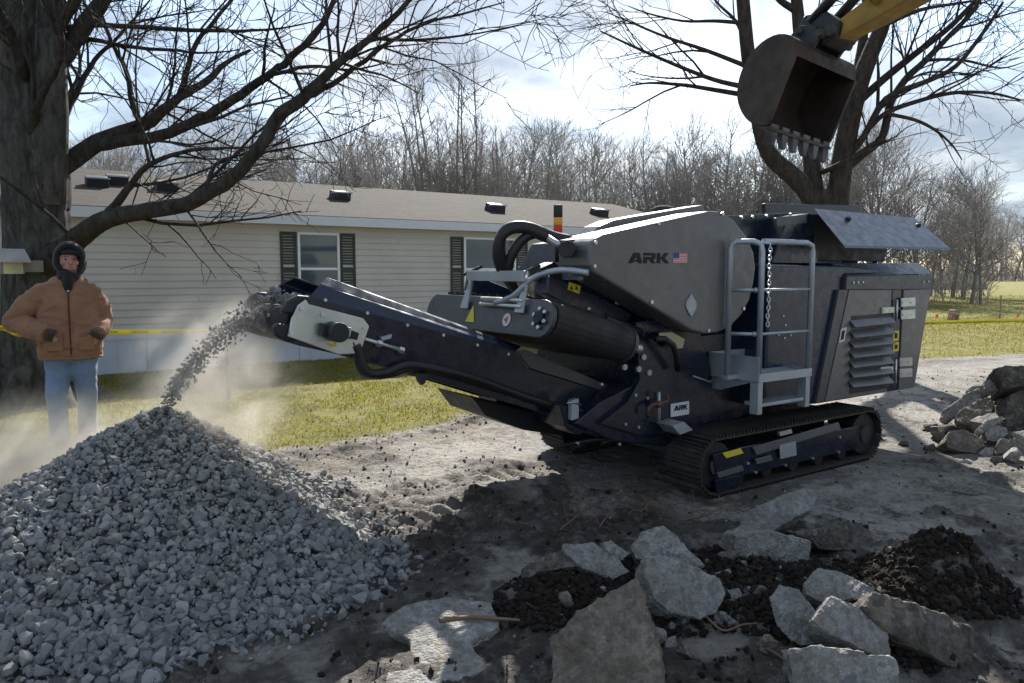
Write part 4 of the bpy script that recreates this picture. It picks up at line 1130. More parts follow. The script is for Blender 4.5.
    for k in range(6):
        a = k * 1.047 + .3
        c = A - cu * .02 + Vector((0, .25 + .06 * math.cos(a), 0)) + cn * (.06 * math.sin(a))
        MB().tube([c, c - cu * .02], .013, 8).build('bolt', M['bolt'], mg)
    for k in range(12):
        c = A + cu * .345 + Vector((0, .3 + k * .115, 0)) + cn * (rr + .008)
        MB().slab([c + cu * -.32 + Vector((0, -.008, 0)), c + cu * -.32 + Vector((0, .008, 0)), c + cu * -.32 + Vector((0, .006, 0)) + cn * .02, c + cu * -.32 + Vector((0, -.006, 0)) + cn * .02], cu * .64).build('cleat', M['rubber'], mg)
    ct = A - cu * .018
    tri = MB().slab([ct + Vector((0, v, 0)) + cn * n_ for v, n_ in ((1.02, -.07), (1.14, -.07), (1.08, .05))], -cu * .003).build('warning_label', M['yellow'], pl_)
    dsc = MB().tube([ct + Vector((0, .62, 0)) + cn * -.03, ct + Vector((0, .62, 0)) + cn * -.03 - cu * .003], .045, 16, False).build('warning_label', M['label_white'], pl_)
    MB().tube([ct + Vector((0, .62, 0)) + cn * -.03 - cu * .0032, ct + Vector((0, .62, 0)) + cn * -.03 - cu * .005], .03, 3, False).build('warning_symbol', M['flagred'], dsc)
    # galvanised frame and toggle clamps on top of the plate
    fr = MB()
    def mq(v, n_, off=0.0): return A + cu * off + Vector((0, v, 0)) + cn * n_
    fr.slab([mq(.42, .03), mq(1.22, .03), mq(1.18, .10), mq(.40, .12)], -cu * .012)
    fo = fr.build('clamp_frame', M['galv'], mg, .003)
    for v_ in (.42, 1.12):
        MB().slab([mq(v_, .02, -.03), mq(v_ + .1, .02, -.03), mq(v_ + .06, .22, -.03), mq(v_ + .03, .22, -.03)], -cu * .015).build('clamp_bracket', M['galv'], fo, .002)
        MB().tube([mq(v_ + .045, .16, -.04), mq(v_ + .045, .30, -.04)], .012, 8).build('clamp_bolt', M['bolt'], fo)
        MB().tube([mq(v_ + .16, .27, -.04), mq(v_ + .05, .30, -.04), mq(v_ - .06, .33, -.04)], .012, 8).build('clamp_handle', M['black'], fo)
    for n_ in (.06, .10): MB().tube([mq(.44, n_, -.045), mq(.95, n_, -.045)], .014, 8).build('tension_rod', M['zinc'], fo)
    MB().box((u0 - .02, .45, z0 + .23), (u0 + .01, 1.15, z0 + .30)).build('cross_bar', M['galv'], fo, .003)
    pp, _ = smooth_path(np.array([mq(.75, .07, -.05)[:], mq(.55, .13, -.05)[:], mq(.42, .26, -.02)[:], mq(.25, .33, .05)[:], mq(.1, .34, .15)[:]]), np.ones(5), 4)
    MB().tube([Vector(q) for q in pp], .02, 8).build('bent_bar', M['galv'], fo)
    # suspension arm
    arm = MB().prism(mpp([(549, 275), (600, 297), (632, 314), (624, 332), (590, 316), (546, 294)], .42), .42, .54).build('suspension_arm', M['navy2'], root, .008)
    MB().prism(mpp([(569, 282), (580.5, 286), (579, 294), (567.5, 289.5)], .42), .416, .421).build('warning_label', M['yellow'], arm)
    for px in (571.5, 576.5): MB().prism(mpp([(px - 1.6, 289), (px, 285.4), (px + 1.6, 290.4)], .416), .4145, .4165).build('warning_symbol', M['ink'], arm)
    for px, py in ((588, 309), (571, 306), (585, 318), (617, 303)): bolt(arm, px, py, .42, .014, .012)
    dupm = MB().prism(mpp([(549, 275), (600, 297), (632, 314), (624, 332), (590, 316), (546, 294)], .42), 1.36, 1.48).build('suspension_arm', M['navy2'], root, .008)
    MB().prism(mpp([(532, 268), (546, 262), (556, 272), (552, 285), (530, 280)], .6), .5, .62).build('arm_pivot', M['black'], arm, .006)
    MB().tube([m3(604, 318, .3), m3(640, 333, .3)], .035, 12).build('lift_cylinder', M['black'], arm)
    # ---- discharge conveyor
    cv = empty('discharge_conveyor'); cv.parent = root
    def side(mir):
        f = (lambda v: 1.9 - v) if mir else (lambda v: v)
        wall = mpp([(309, 297), (515, 351), (528, 368), (606, 392), (612, 420), (560, 416), (535, 411), (460, 388), (358, 359), (300, 346), (283, 341), (296, 318)], .55)
        w = MB().prism(wall, f(.55), f(.585)).build('side_wall', M['navy'], cv, .006)
        # inward sloping top flange, two bends
        a0, a1 = m3(309, 297, .55), m3(515, 351, .55); b0, b1 = m3(320, 284, .60), m3(518, 348, .60); c0, c1 = m3(327, 277, .66), m3(521, 346, .66)
        def mv(p): return Vector((p.x, f(p.y), p.z))
        t_ = Vector((0, .004 if not mir else -.004, -.012))
        MB().slab([mv(a0), mv(a1), mv(b1), mv(b0)], t_).build('flange', M['navy2'], w, .003)
        MB().slab([mv(b0) + Vector((0, 0, .001)), mv(b1) + Vector((0, 0, .001)), mv(c1), mv(c0)], t_).build('flange', M['navy'], w, .003)
        # belt cover at the tail
        d = [mp(515, 351, .56), mp(525, 350, .56), mp(606, 385, .56), mp(608, 393, .56), mp(528, 368, .56)]
        MB().prism(d, f(.535), f(.56)).build('tail_cover', M['grey2'], w, .004)
        # ears at the head
        for pts in ([(309, 296), (298, 295), (288, 300), (281, 310), (283, 314), (296, 314), (312, 306)], [(291, 325), (278, 323), (273, 327), (275, 336), (286, 342), (296, 342), (296, 330)]):
            MB().prism(mpp(pts, .55), f(.545), f(.60)).build('head_bracket', M['black'], w, .012)
        zp = MB().prism(mpp([(296, 305), (304, 299.5), (307, 304), (361, 318), (367, 326), (358, 353), (337, 354), (286, 336), (290, 318)], .55), f(.515), f(.535)).build('bearing_plate', M['zinc'], w, .004)
        for px, py in ((301, 308), (291, 333), (364, 327), (322, 314)): 
            c = m3(px, py, .52); MB().tube([(c.x, f(.52), c.z), (c.x, f(.503), c.z)], .014, 8, False).build('bolt', M['bolt'], zp)
        MB().prism(mpp([(336, 340), (332, 344), (326, 343), (330, 347), (336, 346)], .52), f(.512), f(.517)).build('warning_label', M['yellow'], zp)
        c = m3(331, 331, .52)
        if not mir:
            mo = MB().tube([(c.x, .52, c.z), (c.x, .38, c.z)], .055, 16).build('conveyor_motor', M['black'], zp, .005)
            MB().prism(mpp([(321, 323), (340, 327), (338, 340), (320, 336)], .47), .44, .50).build('motor_block', M['black'], mo, .004)
            MB().prism(mpp([(341, 325), (351, 328), (349, 337), (339, 336)], .44), .42, .49).build('port_block', M['galv'], mo, .004)
            MB().prism(mpp([(351, 330), (358, 333), (356, 340), (349, 338)], .46), .44, .5).build('port_block', M['black'], mo, .004)
        MB().tube([mv(m3(362, 338, .53)), mv(m3(378, 343, .52)), mv(m3(401, 350, .52))], .012, 8).build('tension_screw', M['zinc'], zp)
        for px, py in ((379, 343.5), (401, 350)):
            c = m3(px, py, .52); cc = Vector((c.x, f(.52), c.z)); MB().tube([cc - Vector((.015, 0, -.005)), cc + Vector((.015, 0, -.005))], .021, 6, False).build('nut', M['bolt'], zp)
        MB().prism(mpp([(379, 337), (390, 334), (389, 338), (380, 340)], .54), f(.51), f(.545)).build('tension_tab', M['galv'], w)
        for px, py in ((325, 300), (367, 313), (407, 325), (443, 335), (477, 345), (508, 354)):
            c = m3(px, py, .55); MB().tube([(c.x, f(.552), c.z), (c.x, f(.54), c.z)], .010, 8, False).build('bolt', M['bolt'], w)
        return w
    w = side(False); side(True)
    def sp_(pts, v): 
        p, _ = smooth_path(np.array([m3(x, y, v)[:] for x, y in pts]), np.ones(len(pts)), 4); return [Vector(q) for q in p]
    MB().tube(sp_([(356, 345), (361, 357), (364, 368), (372, 374), (388, 372), (402, 366), (420, 366), (470, 377), (520, 395), (560, 408)], .52), .028, 8).build('hydraulic_hose', M['hose'], w)
    MB().tube(sp_([(352, 342), (357, 358), (362, 371), (374, 376), (392, 374), (410, 369), (440, 372), (500, 390)], .535), .022, 8).build('hydraulic_hose', M['hose'], w)
    MB().prism(mpp([(416, 373), (426, 374), (424, 382), (421, 385), (418, 381)], .53), .51, .55).build('bracket_tab', M['black'], w)
    # belt, rollers, bed
    h0, h1 = m3(291, 318, .95), None
    uh, zh = mp(305, 324, .55); ut, zt = mp(600, 405, .55)
    n_ = 14; top = []; R0 = .092
    ax = Vector((ut - uh, 0, zt - zh)).normalized(); nn = Vector((-ax.z, 0, ax.x)); 
    if nn.z < 0: nn = -nn
    H, T = Vector((uh, 0, zh)), Vector((ut, 0, zt))
    loop = []
    for i in range(n_ + 1):
        a = math.pi * i / n_; loop.append(H + nn * (R0 * math.cos(a)) - ax * (R0 * math.sin(a)))
    for i in range(n_ + 1):
        a = math.pi * i / n_; loop.append(T - nn * (R0 * math.cos(a)) + ax * (R0 * math.sin(a)))
    m = len(loop); inner = [p + ((H if (p - H).length < (p - T).length else T) - p).normalized() * .012 for p in loop]
    b = MB()
    for i in range(m):
        j = (i + 1) % m
        for (pa, pb) in ((loop[i], loop[j]), (inner[j], inner[i])):
            b.add([pa + Vector((0, .61, 0)), pb + Vector((0, .61, 0)), pb + Vector((0, 1.29, 0)), pa + Vector((0, 1.29, 0))], [(0, 1, 2, 3)], True)
        for v_ in (.61, 1.29):
            b.add([loop[i] + Vector((0, v_, 0)), loop[j] + Vector((0, v_, 0)), inner[j] + Vector((0, v_, 0)), inner[i] + Vector((0, v_, 0))], [(0, 1, 2, 3)])
    belt = b.build('conveyor_belt', M['rubber'], cv)
    MB().tube([H + Vector((0, .6, 0)), H + Vector((0, 1.3, 0))], .088, 20).build('head_drum', M['black'], cv)
    MB().tube([T + Vector((0, .6, 0)), T + Vector((0, 1.3, 0))], .088, 20).build('tail_drum', M['black'], cv)
    for k in range(1, 9):
        c = H.lerp(T, k / 9) + nn * .06
        MB().tube([c + Vector((0, .6, 0)), c + Vector((0, 1.3, 0))], .033, 10).build('idler_roller', M['black'], cv)
    # conveyor props down to the chassis
    MB().tube([m3(530, 395, .7), m3(585, 415, .7)], .03, 10).build('support_strut', M['black'], cv)
    MB().tube([m3(530, 395, 1.2), m3(585, 415, 1.2)], .03, 10).build('support_strut', M['black'], cv)
    MB().tube([m3(528, 366, .6), m3(545, 378, .6), m3(560, 383, .58)], .018, 8).build('belt_scraper_arm', M['galv'], cv)
    # ---- engine enclosure
    en = MB().prism(mpp([(770, 264), (846, 266), (933, 276), (915, 388), (818, 404), (764, 408)], .12), .12, 1.78).build('engine_enclosure', M['navy2'], root, .02, 3)
    # top shoulder
    e0, e1 = m3(847, 276, .09), m3(933, 274, .09)
    MB().hexa([e0, e1, e1 + Vector((0, 1.6, 0)), e0 + Vector((0, 1.6, 0)), m3(831, 263, .22), m3(919, 263, .22), m3(919, 263, .22) + Vector((0, 1.34, 0)), m3(831, 263, .22) + Vector((0, 1.34, 0))]).build('top_cover', M['navy2'], en, .008)
    MB().prism(mpp([(847, 276.5), (933, 274.5), (931, 289), (846, 289.5)], .085), .085, .12).build('header_rail', M['grey2'], en, .004)
    for px, py in ((853, 282.5), (857.5, 282.5), (862.5, 282), (923, 282), (928, 281.5)): bolt(en, px, py, .085, .010, .008)
    MB().prism(mpp([(839, 289.8), (848, 289.8), (824, 401.5), (816, 403.5)], .09), .088, .12).build('corner_post', M['grey2'], en, .004)
    ld = MB().prism(mpp([(849, 290), (891.5, 290), (887, 391.5), (825, 401.5)], .09), .086, .118).build('louvre_door', M['grey'], en, .004)
    MB().prism(mpp([(892.5, 290), (902.5, 290), (897.5, 390), (888, 391.5)], .1), .098, .118).build('door_post', M['navy'], en, .002)
    rd = MB().prism(mpp([(903.5, 290), (930.5, 289), (914, 387.5), (898.5, 390)], .09), .086, .118).build('rear_door', M['grey'], en, .004)
    MB().prism(mpp([(851, 316), (891, 313), (889, 388), (849, 394)], .087), .084, .0875).build('louvre_shade_sheet', M['black'], ld)  # black sheet behind the slats paints the shade between them
    for i, y in enumerate((322.5, 333, 343, 353, 362.7, 372.5, 382.3)):
        a, b_ = m3(850 - .3 * i, y, .084), m3(891 - .3 * i, y - 4.2, .084)
        dz, dv = Vector((0, 0, -.055)), Vector((0, -.052, -.035))
        s = MB().slab([a + Vector((0, .0, .018)), b_ + Vector((0, .0, .018)), b_ + dv, a + dv], (0, .004, -.006)); s.build('louvre_slat', M['grey'], ld, .0015)
    for (parts) in ([(881, 307.5, 893, 313.5), (900, 298, 914, 307), (900, 310, 914, 319.5)], [(879.5, 367, 892, 373.5), (898.5, 358, 911, 366.5), (898.5, 369, 911, 377.5)]):
        for j, (xa, ya, xb, yb) in enumerate(parts):
            hg = MB().prism(mpp([(xa, ya), (xb, ya - .8), (xb, yb - .8), (xa, yb)], .084), .070, .088).build('hinge', M['zinc'], en, .003)
            for px in (xa + 3, xb - 3): bolt(hg, px, (ya + yb) / 2, .07, .008, .006)
        xa, ya, xb, yb = parts[0]
        MB().tube([m3(xb + 4, ya - 8, .075), m3(xb + 3.5, yb + 9, .075)], .011, 8).build('hinge_pin', M['bolt'], en)
    for y0, y1 in ((331, 341), (342.5, 351.5)):
        yl = MB().prism(mpp([(893.3, y0), (899, y0 - .4), (898.5, y1 - .4), (893, y1)], .097), .0955, .0985).build('warning_label', M['yellow'], en)
        MB().prism(mpp([(894.6, y0 + 2), (897.6, y0 + 2), (897.4, y1 - 3), (894.6, y1 - 2.4)], .095), .0945, .0957).build('warning_symbol', M['ink'], yl)
    lg = MB().prism(mpp([(841, 329), (846.5, 327), (844.5, 341), (838.8, 343)], .086), .0835, .088).build('logo_plate', M['label_white'], en)
    MB().prism(mpp([(842, 331), (845, 330), (843.6, 339), (840.5, 340.5)], .083), .0822, .0838).build('logo_print', M['ink'], lg)
    for px, py in ((836, 326), (833, 336), (822, 384), (821, 394)): bolt(en, px, py, .12, .013, .012)
    for px, py in ((783, 316), (784, 338), (785, 325), (778, 335), (790, 335)): bolt(en, px, py, .12, .008, .008)
    # ---- hopper with folded-down wing
    lo0, lo1, up0, up1 = m3(845, 248, 0), m3(951, 250, 0), m3(815, 211, .3), m3(916, 220, .3)
    ub0, ub1 = up0.x, up1.x
    zb = mp(845, 262, .35)[1]
    hopper = MB().prism([(ub0 - .32, up0.z - .06), (ub0, up0.z - .015), (ub0 + .12, zb - .02), (ub0 - .5, zb - .02)], .33, 1.57).build('hopper', M['navy'], root, .008)
    MB().hexa([(ub0 + .1, .55, zb - .03), (ub0 + 1.05, .55, zb - .03), (ub0 + 1.05, 1.35, zb - .03), (ub0 + .1, 1.35, zb - .03), (ub0 + .02, .33, up0.z - .03), (ub0 + 1.02, .40, up0.z - .05), (ub0 + 1.02, 1.5, up0.z - .05), (ub0 + .02, 1.57, up0.z - .03)]).build('feed_box', M['black'], hopper, .006)
    ue = mp(884, 255, .34)[0]
    MB().prism([(ub0 + .01, up0.z - .02), (ue + .12, up0.z - .03), (ue, zb + .01), (ub0 - .1, zb + .01)], .335, .36).build('hopper_shade_side', M['black'], hopper, .004)  # near hopper wall, black to paint the shaded void under the wing
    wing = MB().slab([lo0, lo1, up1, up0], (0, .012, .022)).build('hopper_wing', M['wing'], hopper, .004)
    # the wing's lighter colour paints in the sky's reflection
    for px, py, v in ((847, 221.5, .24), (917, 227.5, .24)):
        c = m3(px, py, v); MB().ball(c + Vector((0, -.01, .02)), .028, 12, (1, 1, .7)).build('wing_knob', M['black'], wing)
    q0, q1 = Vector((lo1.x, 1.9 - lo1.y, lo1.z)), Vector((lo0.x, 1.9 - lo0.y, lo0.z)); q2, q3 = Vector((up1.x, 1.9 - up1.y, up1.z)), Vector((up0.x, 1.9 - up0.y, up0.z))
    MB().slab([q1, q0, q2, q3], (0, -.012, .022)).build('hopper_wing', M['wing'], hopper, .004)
    MB().prism(mpp([(762, 203.5), (858, 206), (858, 219), (762, 217)], 1.5), 1.46, 1.5).build('hopper_wall', M['navy'], hopper, .006)
    MB().tube([m3(880, 250, .35), m3(874, 263, .4)], .025, 8).build('wing_strut', M['black'], hopper)
    MB().prism(mpp([(776, 217), (806, 215), (806, 223), (776, 226)], .33), .322, .331).build('pad', M['grey2'], hopper)
    for px in (741, 752, 766, 790): bolt(hopper, px, 217.5 - (px - 741) * .06, .45, .012, .012)
    # ---- access platform, galvanised
    pf = empty('access_platform'); pf.parent = root
    vo, vi = -.13, .33
    ua, ub = mp(759, 373, vo)[0], mp(812, 370, vo)[0]
    zf = .88; zt_ = mp(759, 241, vo)[1]
    MB().box((ua + .006, vo + .006, zf - .05), (ub - .006, vi, zf - .028)).build('deck', M['galv'], pf)
    for k in range(9):
        y = vo + .03 + k * .05
        MB().box((ua + .01, y, zf - .0275), (ub - .01, y + .012, zf - .012)).build('grating_bar', M['galv'], pf)
    MB().box((ua, vo + .003, zf - .06), (ua + .005, vi, zf + .12)).build('toe_board', M['galv'], pf)
    MB().box((ua + .006, vo, zf - .062), (ub, vo + .005, zf + .0)).build('deck_edge', M['galv'], pf)
    MB().box((ub - .005, vo + .006, zf - .06), (ub, vi, zf + .0)).build('deck_edge', M['galv'], pf)
    MB().box((ua + .006, vi - .01, zf - .05), (ub - .006, vi - .004, zf + .12)).build('toe_board', M['galv'], pf)
    MB().box((ua - .125, .04, zf - .05), (ua - .002, .09, zf - .02)).build('post_bracket', M['galv'], pf)
    MB().slab([(ua + .03, vo + .06, zf - .063), (ua + .03, vi, zf - .063), (ua + .03, vi, zf - .16), (ua + .03, vi - .1, zf - .16)], (.006, 0, 0)).build('gusset', M['galv'], pf)
    rt = .021
    def railpath(pts): 
        p, _ = smooth_path(np.array(pts), np.ones(len(pts)), 4); return [Vector(x) for x in p]
    b_ = .07
    MB().tube([(ua + .02, vo + .02, zf), (ua + .02, vo + .02, zt_ - b_), (ua + .02, vo + .03, zt_ - .02), (ua - .01, vo + b_, zt_), (ua - .08, .03, zt_), (ua - .098, .055, zt_ - .015), (ua - .105, .065, zt_ - .05), (ua - .105, .065, zf - .02)], rt, 10).build('guard_rail', M['galv'], pf)
    MB().tube([(ub - .02, vo + .02, zf), (ub - .02, vo + .02, zt_ - b_), (ub - .03, vo + .02, zt_ - .02), (ub - b_ - .02, vo + .02, zt_), (ua + .03, vo + .02, zt_)], rt, 10).build('guard_rail', M['galv'], pf)
    for z in (zf + .31 * (zt_ - zf) / .93 * 1.0 - .03, zf + .62 * (zt_ - zf) / .93 - .03):
        MB().tube([(ua + .02, vo + .02, z), (ua - .105, .065, z)], .013, 8).build('mid_rail', M['galv'], pf)
        MB().tube([(ua + .02, vo + .02, z), (ub - .02, vo + .02, z)], .011, 8).build('mid_rail', M['galv'], pf)
        for y in (vo + .05, ): MB().ball((ua + .0, y, z), .02, 8).build('rail_clamp', M['galv'], pf)
    # chain hanging down the corner post
    chn = empty('chain'); chn.parent = pf
    link = MB(); k = 12
    ring = [(0, .010 * math.cos(2 * math.pi * i / k), .019 * math.sin(2 * math.pi * i / k)) for i in range(k)]
    link.tube(ring + [ring[0], ring[1]], .0045, 5, True, False)
    proto = None
    for i in range(20):
        z = zt_ - .03 - i * .029
        if proto is None: proto = o = link.build('chain_link', M['bolt'], chn)
        else: o = dup(proto, chn)
        o.location = (ua + .062 + .004 * math.sin(i), vo - .012, z); o.rotation_euler = (0, 0, R(45 if i % 2 else -45))
    MB().tube([(ua + .02, vo + .02, zt_ - .005), (ua + .062, vo - .012, zt_ - .015)], .008, 6).build('chain_hook', M['bolt'], chn)
    # steps under the deck
    zl = mp(759, 415, vo)[1]
    for u in (ua + .005, ub - .06):
        MB().box((u, vo + .006, zl), (u + .008, vo + .075, zf - .065)).build('ladder_stringer', M['galv'], pf)
        MB().box((u + .0085, vo + .006, zl), (u + .05, vo + .012, zf - .065)).build('ladder_stringer', M['galv'], pf)
    MB().box((ua + .05, vo + .013, zl + .05), (ub - .07, vo + .16, zl + .075)).build('ladder_step', M['galv'], pf, .003)
    MB().box((ua + .05, vi - .1, zf - .12), (ub - .05, vi + .03, zf - .07)).build('mount_beam', M['galv'], pf)
    return root
LET = {'A': ([[(0, 0), (.5, 1), (1.0, 1), (1.32, 0), (.95, 0), (.72, .72), (.37, 0)], [(.5, .14), (.86, .14), (.81, .32), (.59, .32)]], 1.42),
       'R': ([[(0, 0), (.32, 0), (.32, .62), (0, .62)], [(0, .74), (0, 1), (1.0, 1), (1.12, .9), (1.12, .48), (1.0, .36), (.38, .36), (.38, .6), (.8, .6), (.8, .74)], [(.52, .36), (.86, .36), (1.16, 0), (.8, 0)]], 1.27),
       'K': ([[(0, 0), (.32, 0), (.32, 1), (0, 1)], [(.36, .5), (.74, 1), (1.14, 1), (.74, .52), (1.2, 0), (.8, 0)]], 1.2)}
def letters(parent, text, p0, hgt, v0, v1, mat, ref=None):
    if ref:
        tot = sum(LET[c][1] for c in text)
        hgt = ref[2].z - ref[0].z; sx = (ref[1].x - ref[0].x) / tot; dz = (ref[1].z - ref[0].z) / tot
    else: sx, dz = hgt, 0
    x = 0
    for c in text:
        polys, w = LET[c]; b = MB()
        for p in polys: b.prism([(p0.x + (x + a) * sx, p0.z + q * hgt + (x + a) * dz) for a, q in p], v0, v1)
        b.build('letter', mat, parent); x += w
crusher()

# ------------------------------------------------------------------ crushed gravel pile
def cone_z(x, y):
    r = np.hypot(x - PILE.x, (y - PILE.y))
    a = np.arctan2(y - PILE.y, x - PILE.x)
    R_ = PILE_R * (1 + 0.03 * np.sin(3 * a + 2.0) + .14 * np.exp(-(np.angle(np.exp(1j * (a + 2.1))) / .7) ** 2) - .27 * np.exp(-(np.angle(np.exp(1j * (a - .35))) / .6) ** 2))
    q = r / R_
    z = PILE_H * np.clip(1 - q ** 1.06, -1, 1)
    z = np.where(r < 0.16, z - (0.16 - r) * 0.16, z)      # blunt top under the falling stream
    z = z + 0.045 * (fbm(x * 3.1, y * 3.1, 61, 3) - .5) * np.clip(1.2 - q, 0, 1)
    return z, q
def gravel():
    root = empty('gravel_pile', (PILE.x, PILE.y, 0), 0, 'tall pile of grey crushed gravel below the conveyor head', 'gravel pile')
    off = np.array([PILE.x, PILE.y, 0])
    n = 70; g = np.linspace(-1.9, 1.9, n); Xg, Yg = np.meshgrid(g, g)
    zc, q = cone_z(Xg + PILE.x, Yg + PILE.y)
    gz = height(Xg + PILE.x, Yg + PILE.y)
    Zg = np.maximum(zc - .035, gz - .05)
    ii = (np.arange(n - 1)[:, None] * n + np.arange(n - 1)[None, :]).ravel()
    np_mesh('pile_core', np.stack([Xg.ravel(), Yg.ravel(), Zg.ravel()], 1), np.stack([ii, ii + 1, ii + 1 + n, ii + n], 1), M['stone'], root, True)
    N = 38000
    r = PILE_R * 1.18 * np.sqrt(nr.random(N)); a = nr.uniform(0, 2 * np.pi, N)
    x = PILE.x + r * np.cos(a); y = PILE.y + r * np.sin(a)
    zc, q = cone_z(x, y); gz = height(x, y)
    # the front side is what shows: fewer stones at the back
    keep = nr.random(N) < np.where(y > PILE.y + .55, .35, .9) * np.where(q > 1.0, np.clip(1.0 - (q - 1.0) * 4.5, 0, 1) * .55, 1.0)
    x, y, zc, gz, q = x[keep], y[keep], zc[keep], gz[keep], q[keep]
    s = 0.010 + 0.030 * nr.random(len(x)) ** 2.2
    s = s * (0.8 + .4 * np.clip(q, 0, 1) ** 2); big = nr.random(len(x)) < .04; s[big] *= 1.5
    z = np.maximum(zc, gz) + nr.uniform(-.6, .65, len(x)) * s
    pos = np.stack([x, y, z], 1)
    # runaway stones past the toe, right of the pile
    k = 650
    ang = nr.normal(.1, .5, k); rr = PILE_R * (.72 + .26 * nr.random(k) ** 2.0)
    x2 = PILE.x + rr * np.cos(ang); y2 = PILE.y + rr * np.sin(ang); s2 = .010 + .02 * nr.random(k) ** 2
    pos = np.concatenate([pos, np.stack([x2, y2, height(x2, y2) + s2 * .35], 1)]); s = np.concatenate([s, s2])
    # those that show largest become stones of their own
    d = pos - np.array([0, 0, CAM_H]); f = d[:, 1] * CP - d[:, 2] * SP; up = d[:, 1] * SP + d[:, 2] * CP
    px, py = 512 + FOC * d[:, 0] / f, 341.5 - FOC * up / f
    vis = (px > 3) & (px < 1020) & (py < 676) & (py > 400) & (z_top(pos, s))
    score = np.where(vis, s / f, 0); order = np.argsort(-score)[:300]
    sel = np.zeros(len(s), bool); sel[order] = True
    scatter_mesh('loose_gravel', (pos - off)[~sel], s[~sel], M['stone'], root)['kind'] = 'stuff'
    mes = []
    for pv, pf in PROTO:
        me = bpy.data.meshes.new('stone'); me.from_pydata(pv.tolist(), [], pf.tolist()); me.materials.append(M['stone']); mes.append(me)
    for i in order:
        o = bpy.data.objects.new('stone', mes[rng.randrange(len(mes))]); C.objects.link(o); o.parent = root
        o.location = (pos - off)[i]; o.scale = (s[i],) * 3
        o.rotation_euler = (rng.uniform(0, 6.28), rng.uniform(0, 6.28), rng.uniform(0, 6.28))
def z_top(pos, s):
    zc, q = cone_z(pos[:, 0], pos[:, 1])
    return pos[:, 2] > np.maximum(zc, 0) - s * .1
gravel()
# gravel riding on the belt and thrown off its head, falling onto the pile
def stream():
    head = m_to_w(mp(288, 314, .55)[0], .95, mp(288, 314, .55)[1] + .0)
    ps, ss = [], []
    end = Vector((PILE.x + .02, PILE.y, PILE_H + .0)); r = random.Random(4)
    dirh = Vector((end.x - head.x, end.y - head.y, 0))
    for i in range(2200):
        t = r.random() ** .9
        p = head + dirh * t; drop = (head.z - end.z)
        z = head.z - drop * (.25 * t + .75 * t ** 2.0)
        sp = (.085 - .045 * t)
        side = Vector((-dirh.y, dirh.x, 0)).normalized()
        g1, g2 = r.gauss(0, .42), r.gauss(0, .40)
        q = p + side * g1 * sp * 1.35 + dirh.normalized() * g2 * sp * .75
        ps.append((q.x, q.y, z + r.gauss(0, .04))); ss.append(.0025 + .014 * r.random() ** 2.6)
    o = scatter_mesh('falling_gravel', ps, ss, M['stone']); tag(o, 'stream of grey gravel falling from the conveyor head onto the pile', 'gravel', kind='stuff')
    ps, ss = [], []
    H = Vector((mp(305, 324, .55)[0], 0, mp(305, 324, .55)[1])); T = Vector((mp(600, 405, .55)[0], 0, mp(600, 405, .55)[1]))
    for i in range(1800):
        t = r.random() * .8; v = r.gauss(.95, .16)
        if abs(v - .95) > .3: continue
        c = H.lerp(T, t - .03)
        hgt = .10 + r.random() * .08 * math.exp(-((v - .95) / .2) ** 2)
        w = m_to_w(c.x, v, c.z + hgt); ps.append(w[:]); ss.append(.008 + .022 * r.random() ** 1.5)
    o = scatter_mesh('belt_gravel', ps, ss, M['stone']); tag(o, 'grey gravel riding up the conveyor belt', 'gravel', kind='stuff')
def m_to_w(u, v, z): return Vector((MO.x + UX * u - UY * v, MO.y + UY * u + UX * v, z))
stream()

